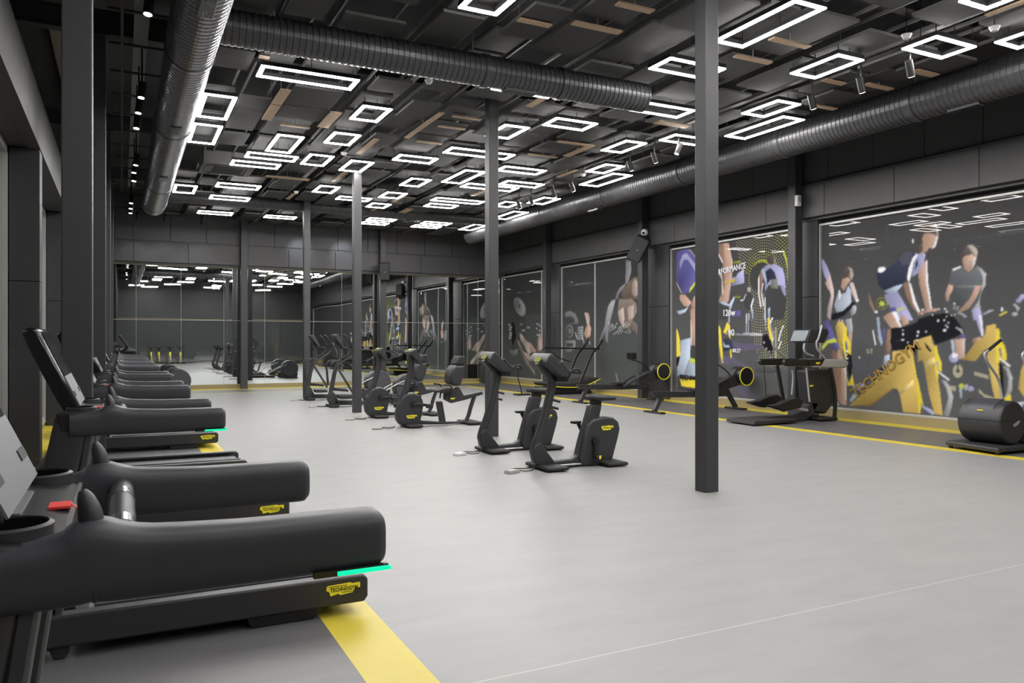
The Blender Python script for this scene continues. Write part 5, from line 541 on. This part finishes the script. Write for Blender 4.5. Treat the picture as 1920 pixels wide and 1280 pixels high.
def bike(loc, label):
    t = thing('upright_bike', label, 'exercise bike', loc, 0, 'upright bikes in the middle'); q = P
    bm = B(); sweep(bm, xz(q['bk_post'], 0), [.038, .045, .048, .047, .047, .048, .052, .056, .06, .055], .05, 3, 20); po = obj('front_post', bm, M['plastic'], t)
    bm = B(); prism(bm, q['bk_gusset'], -.055, .055); obj('base_cowl', bm, M['plastic'], t, bev=.02)
    bm = B(); prism(bm, q['bk_frame'], -.05, .05); fr = obj('main_frame', bm, M['plastic'], t, bev=.02)
    bm = B(); prism(bm, q['bk_shroud'], -.085, .085); sh = obj('wheel_cover', bm, M['plastic'], t, bev=.03)
    lx, lz = q['bk_logo'][0]; badge(sh, lx, -.088, lz, .17)
    bm = B(); prism(bm, q['bk_neck'], -.03, .03); obj('seat_post', bm, M['dark'], t, bev=.006)
    sx = [a for a, b_ in q['bk_seat']]; x0, x1 = min(sx), max(sx); z = sum(b_ for a, b_ in q['bk_seat'])/7
    bm = B(); sweep(bm, [(x0, 0, z+.01), (x0+.06, 0, z+.012), (x0+.13, 0, z+.005), (x1-.02, 0, z+.0), (x1, 0, z)], [.02, .03, .035, .032, .02], [.03, .05, .10, .12, .08], 2.6, 20); obj('saddle', bm, M['rubber'], t)
    d = console(t, q['bk_disp'], q['bk_scr'], .44); backbadge(d, q['bk_disp'][5], q['bk_disp'][4])
    bm = B(); prism(bm, q['bk_shelf'], -.12, .12); obj('console_shelf', bm, M['dark'], t, bev=.006)
    hb = B()
    for s in (-1, 1):
        g = [(x, s*.13, z_) for x, z_ in q['bk_grip']]; tube(hb, g, .02); b3 = q['bk_bar']; tube(hb, [(b3[0][0], s*.13, b3[0][1]), (b3[1][0], s*.15, b3[1][1]+.01), (b3[2][0], s*.1, b3[2][1]), (b3[2][0]+.01, 0, b3[2][1]-.002)], .017)
    obj('handlebar', hb, M['rubber'], t)
    for k in ('lev1', 'lev2'):
        a, b_ = q['bk_'+k]; bm = B(); cyl(bm, (a[0], -.02, a[1]), (b_[0], -.05, b_[1]), .016, seg=14); obj('bottle_holder', bm, M['dark'], t)
    bx, bz = q['bk_boss'][0]; px, pz = q['bk_pedal'][0]
    for s, (ex, ez) in ((-1, (px, pz)), (1, (2*bx-px-.12, 2*bz-pz+.02))):
        bm = B(); cyl(bm, (bx, s*.08, bz), (bx, s*.125, bz), .045); sweep(bm, [(bx, s*.115, bz), (ex, s*.125, ez)], [.028, .022], .012, 3, 12); c = obj('crank_arm', bm, M['dark'], t)
        bm = B(); box(bm, ex-.05, ex+.06, min(s*.13, s*.22), max(s*.13, s*.22), ez-.018, ez+.016); p_ = obj('pedal', bm, M['dark'], c, bev=.008); bm = B(); box(bm, ex-.012, ex+.012, min(s*.225, s*.22), max(s*.225, s*.22), ez-.02, ez+.02); obj('pedal_reflector', bm, M['yellow'], p_)
    bm = B(); foot(bm, -.40, .28); obj('front_foot', bm, M['rubber'], t, bev=.02); bm = B(); foot(bm, .42, .28); obj('rear_foot', bm, M['rubber'], t, bev=.02)
    bm = B(); cyl(bm, (-.4, -.06, .035), (.42, -.06, .035), .012); obj('floor_rail', bm, M['steel'], t)
    return t
b0 = bike((4.85, 7.96, 0), 'nearest upright exercise bike, left of the nearest floor column'); kids(b0); dup(b0, (4.87, 9.5, 0), 'farther upright exercise bike, its post in front of a steel column')
# ================================================================ RECUMBENT BIKES
def rec(loc, label):
    t = thing('recumbent_bike', label, 'exercise bike', loc, 0, 'recumbent bikes with padded backrests'); q = P
    bm = B(); sweep(bm, xz(q['rc_post'], 0), [.035, .045, .05, .05, .055, .06], .05, 3, 18); obj('front_post', bm, M['plastic'], t)
    bm = B(); prism(bm, q['rc_shroud'], -.09, .09); sh = obj('wheel_cover', bm, M['plastic'], t, bev=.03); badge(sh, q['rc_logo'][0][0], -.093, q['rc_logo'][0][1], .19)
    d = console(t, q['rc_disp'], q['rc_scr'], .36); backbadge(d, q['rc_disp'][0], q['rc_disp'][4])
    bx, bz = q['rc_boss'][0]; px, pz = q['rc_pedal'][0]
    for s, ex in ((-1, px), (1, 2*bx-px)):
        bm = B(); cyl(bm, (bx, s*.08, bz), (bx, s*.13, bz), .05); sweep(bm, [(bx, s*.12, bz), (ex, s*.13, pz)], [.03, .024], .012, 3, 12); c = obj('crank_arm', bm, M['dark'], t); bm = B(); box(bm, ex-.03, ex+.08, min(s*.14, s*.23), max(s*.14, s*.23), pz-.05, pz+.02); obj('pedal', bm, M['rubber'], c, bev=.01)
    bm = B(); prism(bm, q['rc_beam'], -.05, .05); obj('floor_beam', bm, M['plastic'], t, bev=.012)
    bm = B(); prism(bm, q['rc_mpost'], -.045, .045); obj('seat_post', bm, M['plastic'], t, bev=.012)
    bm = B(); prism(bm, q['rc_carr'], -.06, .06); ca = obj('seat_slide', bm, M['plastic'], t, bev=.012); badge(ca, q['rc_logo2'][0][0], -.063, q['rc_logo2'][0][1], .09, lettering=False)
    bm = B(); prism(bm, q['rc_seat'], -.2, .2); obj('seat_cushion', bm, M['rubber'], t, bev=.03)
    bm = B(); prism(bm, q['rc_back'], -.18, .18); bk = obj('backrest', bm, M['plastic'], t, bev=.04); bm = B(); prism(bm, q['rc_back2'], -.16, .16); obj('headrest', bm, M['rubber'], bk, bev=.03)
    bm = B(); sweep(bm, xz(q['rc_leg'], 0), .032, .04, 3, 14); obj('rear_leg', bm, M['plastic'], t)
    for s in (-1, 1):
        bm = B(); tube(bm, [(q['rc_bar'][0][0], s*.22, q['rc_bar'][0][1]), (q['rc_bar'][1][0], s*.26, q['rc_bar'][1][1]), (q['rc_bar'][1][0]-.14, s*.26, q['rc_bar'][1][1]+.04)], .014); obj('side_grip', bm, M['dark'], t)
    x0 = q['rc_shroud'][8][0]; bm = B(); foot(bm, x0+.2, .26); obj('front_foot', bm, M['rubber'], t, bev=.02); x1 = q['rc_leg'][-1][0]; bm = B(); foot(bm, x1+.18, .28); obj('rear_foot', bm, M['rubber'], t, bev=.02)
    return t
r0 = rec((5.0, 12.9, 0), 'nearer recumbent bike, its padded seat left of the farther upright bike'); kids(r0); dup(r0, (4.98, 14.75, 0), 'farther recumbent bike, half hidden behind the nearer recumbent')
# ================================================================ ELLIPTICALS
def ellip(loc, label, rz=0):
    t = thing('elliptical_trainer', label, 'elliptical', loc, rz, 'ellipticals with a round flywheel'); q = P
    bm = B(); sweep(bm, xz(q['el_post'], 0), [.03, .04, .04, .045, .045, .045, .05, .055], .05, 3, 16); obj('front_post', bm, M['plastic'], t)
    bm = B(); prism(bm, q['el_gus'], -.07, .07); obj('base_cowl', bm, M['plastic'], t, bev=.02)
    bm = B(); prism(bm, q['el_disp'], -.18, .18); obj('display', bm, M['plastic'], t, bev=.012)
    bm = B(); tube(bm, [(x, .0, z) for x, z in q['el_bar']], .02); obj('fixed_grip', bm, M['rubber'], t)
    bm = B(); prism(bm, q['el_beam'], -.07, .07); be = obj('floor_beam', bm, M['plastic'], t, bev=.015); badge(be, q['el_logo'][0][0]-.1, -.073, .16, .16, lettering=False)
    for s in (-1, 1):
        bm = B(); tube(bm, [(x, s*.28, z) for x, z in q['el_arm1']], .02); obj('swing_arm', bm, M['dark'], t)
        bm = B(); sweep(bm, [(x, s*.26, z) for x, z in (q['el_arm2'] if s < 0 else q['el_arm3'])], .026, .018, 3, 10); obj('swing_link', bm, M['plastic'], t)
        bm = B(); tube(bm, [(x, s*.2, z) for x, z in q['el_arm4']], .018); obj('pivot_bar', bm, M['plastic'], t)
        k = 'el_tread2' if s < 0 else 'el_tread1'; bm = B(); prism(bm, q[k], s*.2-.09, s*.2+.09); obj('foot_plate', bm, M['rubber'], t, bev=.01)
        bm = B(); tube(bm, [(x+.1, s*.16, z) for x, z in q['el_rod']], .012); obj('drive_rod', bm, M['steel'], t)
    c = q['el_wheel'][0]; r = q['el_wheel'][1][1]-c[1]
    bm = B(); disc(bm, (c[0], c[1]), abs(r), -.16, .16, 40); w = obj('flywheel_cover', bm, M['plastic'], t, bev=.02)
    for y in (-.163, .160): bm = B(); disc(bm, (c[0], c[1]), abs(r)*.93, y, y+.003, 40); obj('cover_disc', bm, M['rail'], w)
    bm = B(); prism(bm, q['el_body'], -.15, .15); obj('drive_housing', bm, M['plastic'], t, bev=.03)
    bm = B(); foot(bm, q['el_gus'][0][0]+.12, .2, .55); obj('front_foot', bm, M['rubber'], t, bev=.015); bm = B(); foot(bm, c[0]+.05, .5, .6); obj('rear_foot', bm, M['rubber'], t, bev=.015)
    return t
e0 = ellip((5.4, 17.55, 0), 'nearer of two ellipticals behind the third floor column'); kids(e0); dup(e0, (5.37, 19.85, 0), 'farther of two ellipticals beside the farthest floor column')
dup(e0, (.75, 23.3, 0), 'elliptical with a round flywheel at the end of the treadmill row'); dup(e0, (.72, 24.75, 0), 'elliptical closest to the back mirrors beyond the treadmills')
# power adaptors on the floor
for i, (x, y, h) in enumerate(((3.96, 7.88, 0), (3.96, 9.4, 0), (3.86, 12.75, 0), (3.85, 14.45, 0), (3.84, 17.6, 0), (3.84, 19.7, 0))):
    t = thing('power_adaptor', '%s with cables on the floor in front of the %s' % (('silver power adaptor', 'white power adaptor', 'grey power adaptor', 'small power adaptor', 'small grey power adaptor', 'small silver power adaptor')[i], ('nearest upright bike', 'farther upright bike', 'nearer recumbent bike', 'farther recumbent bike', 'nearer elliptical', 'farther elliptical')[i]), 'power adaptor', (x, y, 0), R(20), 'power adaptors on the floor')
    bm = B(); prism(bm, [(-.09, 0), (.09, 0), (.075, .035), (-.075, .035)], -.045, .045); obj('plug_box', bm, M['white' if i in (1,) else 'pod'], t, bev=.006)
    for s in (-1, 1):
        bm = B(); tube(bm, [(.06, .03*s, .03), (.14, .1*s+.04, .012), (.22, .11*s+.02, .01), (.30, .05*s, .01), (.36, -.02, .02)], .006, 8); obj('power_cable', bm, M['ink'], t)
# ================================================================ CURVED TREADMILL
q = P; t = thing('curved_treadmill', 'black curved treadmill with a yellow edge line beside the dark window graphics', 'treadmill', (11.2, 19.1, 0))
for s in (-1, 1):
    bm = B(); sweep(bm, [(x, s*.38, z) for x, z in q['sm_post']], .035, .025, 3, 12); obj('side_post', bm, M['dark'], t)
    bm = B(); sweep(bm, [(x, s*.36, z) for x, z in q['sm_bar']], .022, .022, 2, 10); obj('top_rail', bm, M['dark'], t)
    bm = B(); tube(bm, [(x, s*.36, z) for x, z in q['sm_loop']], .016); obj('rail_loop', bm, M['dark'], t)
    bm = B(); tube(bm, [(x, s*.405, z) for x, z in q['sm_line']], .012, 8, 4); obj('edge_line', bm, M['yellow'], t)
bm = B(); prism(bm, q['sm_deck'], -.4, .4); obj('curved_deck', bm, M['rubber'], t, bev=.02)
bm = B(); prism(bm, q['sm_base'], -.36, .36); obj('base', bm, M['dark'], t, bev=.02)
bm = B(); sweep(bm, [(q['sm_bar'][1][0], -.38, q['sm_bar'][1][1]), (q['sm_bar'][1][0], .38, q['sm_bar'][1][1])], .025, .025, 2, 10, (1, 0, 0)); obj('front_bar', bm, M['dark'], t)
t2 = thing('push_lever', 'thin black lever with a yellow knob behind the farther upright bike', 'lever', (11.2, 19.0, 0)); l = q['sm_lev']
bm = B(); tube(bm, [(l[0][0], 0, l[0][1]), (l[1][0], 0, l[1][1]), (l[2][0], 0, l[2][1]), (l[3][0], 0, l[3][1]), (l[3][0]+.05, 0, .02)], .016); obj('lever_arm', bm, M['dark'], t2)
bm = B(); bmesh.ops.create_uvsphere(bm, u_segments=16, v_segments=10, radius=.045); k = obj('knob', bm, M['yellow'], t2); k.location = (l[0][0], 0, l[0][1])
bm = B(); box(bm, l[3][0]-.15, l[3][0]+.25, -.15, .15, 0, .04); obj('base_plate', bm, M['dark'], t2, bev=.01)
# ================================================================ ROWING MACHINES
def rower(loc, label):
    t = thing('rowing_machine', label, 'rowing machine', loc, 0, 'rowing machines with a yellow-ringed fan'); q = P
    bm = B(); prism(bm, q['rw_rail'], -.045, .045); obj('seat_rail', bm, M['plastic'], t, bev=.008)
    for k, f in (('leg', 'foot'), ('rleg', 'rfoot')):
        a, b_ = q['rw_'+k]; bm = B(); sweep(bm, [(a[0], 0, a[1]), (b_[0], 0, .04)], .05, .045, 4, 12); obj('leg', bm, M['plastic'], t)
        bm = B(); box(bm, b_[0]-.06, b_[0]+.06, -.3, .3, .0, .04); obj('floor_foot', bm, M['dark'], t, bev=.012)
    bm = B(); prism(bm, q['rw_body'], -.09, .09); obj('drive_housing', bm, M['plastic'], t, bev=.03)
    c = q['rw_fan'][0]; r = q['rw_fan'][1][1]-c[1]
    bm = B(); disc(bm, c, r, -.2, .16, 40); fn = obj('fan_cover', bm, M['dark'], t, bev=.02); bm = B()
    seg = 48; ro, ri = r*1.0, r*.9; v = [[bm.verts.new((c[0]+rr*math.cos(2*PI*j/seg), yy, c[1]+rr*math.sin(2*PI*j/seg))) for j in range(seg)] for rr, yy in ((ro, -.2), (ro, -.212), (ri, -.212), (ri, -.2))]
    for a in range(4):
        for j in range(seg): bm.faces.new((v[a][j], v[a][(j+1) % seg], v[(a+1) % 4][(j+1) % seg], v[(a+1) % 4][j]))
    obj('yellow_ring', bm, M['yellow'], fn)
    bm = B(); tube(bm, [(x, 0, z) for x, z in q['rw_arm']], .014); obj('display_arm', bm, M['dark'], t)
    bm = B(); prism(bm, q['rw_disp'], -.11, .11); obj('display', bm, M['gloss'], t, bev=.008)
    bm = B(); prism(bm, q['rw_seat'], -.15, .15); obj('sliding_seat', bm, M['rubber'], t, bev=.015)
    for s in (-1, 1): bm = B(); sweep(bm, [(x, s*.14, z) for x, z in q['rw_foot2']], [.03, .04, .03, .02], .05, 3, 10); obj('foot_rest', bm, M['rail'], t)
    return t
w0 = rower((10.9, 13.05, 0), 'nearer rowing machine, partly hidden by the nearest floor column'); kids(w0); dup(w0, (10.9, 15.95, 0), 'farther rowing machine in front of the muscular back graphic')
# ================================================================ CROSS TRAINER
t = thing('cross_trainer', 'cross trainer with silver handlebars and pale pods before the cyclist graphic', 'cross trainer', (10.9, 10.6, 0))
bm = B(); prism(bm, [(q['xt_base'][0][0], .02), (q['xt_base'][3][0], .02), (q['xt_base'][3][0], .09), (q['xt_base'][0][0]+.03, .09)], -.36, .36); obj('rear_platform', bm, M['rubber'], t, bev=.02)
bm = B(); prism(bm, q['xt_beam'], -.1, .1); obj('floor_beam', bm, M['plastic'], t, bev=.03)
bm = B(); prism(bm, q['xt_house'], -.1, .16); h = obj('drive_housing', bm, M['plastic'], t, bev=.05); badge(h, q['xt_logo2'][0][0], -.104, q['xt_logo2'][0][1], .1, lettering=False)
for s in (-1, 1):
    bm = B(); prism(bm, q['xt_podd'], s*.3-.04, s*.3+.04); o = obj('side_rail', bm, M['dark'], t, bev=.03)
    bm = B(); prism(bm, q['xt_pods'], s*.3-.045, s*.3+.045); obj('silver_pod', bm, M['pod'], o, bev=.03)
    bm = B(); prism(bm, q['xt_podk'], s*.3-.05, s*.3+.05); k = obj('pod_grip', bm, M['dark'], o, bev=.01)
    if s < 0: badge(k, q['xt_logo'][0][0], s*.3-.053, q['xt_logo'][0][1], .11, lettering=False)
    bm = B(); sweep(bm, [(x, s*.28, z) for x, z in q['xt_post1' if s > 0 else 'xt_post2']], .035, .03, 3, 12); obj('side_post', bm, M['dark'], t)
    bm = B(); tube(bm, [(x, s*.22, z) for x, z in q['xt_rod1' if s < 0 else 'xt_rod3']], .018); obj('push_rod', bm, M['silver'], t)
    bm = B(); tube(bm, [(x, s*.16, z) for x, z in q['xt_tube1' if s < 0 else 'xt_tube2']], .03); obj('link_tube', bm, M['silver'], t)
    dx = 0 if s < 0 else -.12; bm = B(); prism(bm, [(x+dx, z+(.04 if s > 0 else 0)) for x, z in q['xt_pedal']], s*.2-.08, s*.2+.08); obj('pedal', bm, M['dark'], t, bev=.015)
for k, y in (('h1', -.24), ('h2', -.1), ('h3', .26), ('h4', .12), ('h5', .3)): bm = B(); tube(bm, [(x, y, z) for x, z in q['xt_'+k]], .02); obj('handlebar', bm, M['silver'], t)
bm = B(); tube(bm, [(x, .2, z) for x, z in q['xt_rod2']], .008); obj('thin_strut', bm, M['dark'], t)
bm = B(); prism(bm, q['xt_scr'], -.2, .2); d = obj('display', bm, M['plastic'], t, bev=.02); a, b_ = q['xt_scrf']
bm = B(); vs = [(a[0]-.006, -.18, a[1]+.02), (a[0]-.006, .18, a[1]+.02), (b_[0]-.006, .18, b_[1]-.02), (b_[0]-.006, -.18, b_[1]-.02)]; prism(bm, [(a[0]-.012, a[1]+.02), (a[0], a[1]+.02), (b_[0], b_[1]-.02), (b_[0]-.012, b_[1]-.02)], -.18, .18); obj('screen', bm, M['lit'], d)
bm = B(); x0 = q['xt_foot'][0][0]; foot(bm, x0+.2, .42, .7, .07); obj('front_foot', bm, M['dark'], t, bev=.02)
# ================================================================ DRUM TRAINER
t = thing('drum_trainer', 'exercise machine with a big black drum on a low platform at the right edge', 'exercise machine', (10.75, 6.6, 0))
bm = B(); hbox(bm, [(-.42, .42), (-.55, -.4), (.2, -.42), (.3, .42)], .035, .10); obj('platform', bm, M['plastic'], t, bev=.02)
for x, y in ((-.38, .36), (-.46, -.34), (.12, -.36)): bm = B(); cyl(bm, (x, y, 0), (x, y, .036), .03); obj('foot_pad', bm, M['dark'], t)
bm = B(); disc(bm, (-.05, .395), .295, -.30, .30, 56); d = obj('drum', bm, M['plastic'], t, bev=.03); badge(d, 0.02, -.303, .38, .15, -.35, m='pod', lettering=True)
bm = B(); sweep(bm, [(-.33, 0, .44), (-.27, 0, .60), (-.12, 0, .69), (.0, 0, .70)], .006, .18, 4, 12, k=4); obj('drum_top_cover', bm, M['rail'], d); bm = B(); box(bm, -.315, -.300, -.05, .03, .55, .562); o = obj('small_badge', bm, M['yellow'], d); 
bm = B(); box(bm, -.346, .24, -.302, .302, .425, .431); obj('drum_seam', bm, M['dark'], d)
bm = B(); prism(bm, [(.2, .25), (.75, .2), (.95, .3), (1.0, .42), (.7, .40), (.25, .5)], -.14, .14); obj('drive_arm', bm, M['dark'], t, bev=.02)
bm = B(); prism(bm, [(.25, .1), (.95, .1), (1.05, .2), (.95, .36), (.55, .42), (.35, .3)], -.34, -.16); obj('pedal', bm, M['rubber'], t, bev=.03)
bm = B(); prism(bm, [(.2, .0), (1.3, .0), (1.3, .09), (.2, .08)], -.12, .12); obj('floor_beam', bm, M['dark'], t, bev=.02)
for s in (-1, 1):
    bm = B(); tube(bm, [(.62, s*.26, 1.52), (.3, s*.26, 1.36), (.22, s*.26, 1.30), (.3, s*.26, 1.18), (.55, s*.25, .9), (.6, s*.22, .45)], .018); h = obj('handlebar', bm, M['silver'], t); bm = B(); cyl(bm, (.6, s*.26, 1.51), (.3, s*.26, 1.36), .023); obj('handle_grip', bm, M['rubber'], h)
bm = B(); sweep(bm, [(1.05, 0, .05), (.98, 0, .7), (.85, 0, 1.3)], .06, .06, 3, 14); obj('front_post', bm, M['plastic'], t)
# equipment box in the far right corner
t = thing('subwoofer', 'black box speaker standing in the far right corner by the mirrors', 'speaker', (11.7, 25.1, 0)); bm = B(); box(bm, -.28, .28, -.25, .25, .02, .62); obj('cabinet', bm, M['rubber'], t, bev=.012); bm = B(); box(bm, -.25, .25, -.258, -.25, .06, .58); obj('front_grille', bm, M['dark'], t)
# spin bikes behind the camera (seen only in the mirrors)
def spin(loc, label):
    t = thing('spin_bike', label, 'exercise bike', loc, PI/2, 'yellow spin bikes reflected in the mirrors')
    Yw = M['yellow']; bm = B(); prism(bm, [(-.5, .06), (-.1, .75), (.1, .8), (.16, .72), (.35, .1), (.25, .1), (.02, .5), (-.38, .06)], -.05, .05); obj('frame', bm, Yw, t, bev=.01)
    bm = B(); disc(bm, (.38, .32), .24, -.03, .03, 28); obj('flywheel', bm, M['silver'], t)
    bm = B(); box(bm, -.56, -.46, -.26, .26, 0, .06); box(bm, .3, .42, -.26, .26, 0, .06); obj('floor_foot', bm, M['dark'], t)
    bm = B(); cyl(bm, (-.12, 0, .7), (-.22, 0, 1.0), .025); sweep(bm, [(-.35, 0, 1.02), (-.22, 0, 1.03), (-.1, 0, 1.02)], .03, [.09, .07, .03], 2.5, 12); obj('saddle', bm, M['rubber'], t)
    bm = B(); cyl(bm, (.12, 0, .78), (.22, 0, 1.08), .025); tube(bm, [(.42, -.16, 1.16), (.24, -.2, 1.1), (.22, 0, 1.08), (.24, .2, 1.1), (.42, .16, 1.16)], .016); obj('handlebar', bm, M['dark'], t); return t
s0 = spin((1.75, -4.2, 0), 'yellow spin bike reflected in the back mirror, leftmost of four'); kids(s0)
for x, y, l in ((2.15, -4.6, 'second from the left'), (2.75, -4.2, 'third from the left'), (3.4, -4.4, 'rightmost')): dup(s0, (x*1.0+.1, y, 0), 'yellow spin bike reflected in the back mirror, %s of four' % l)
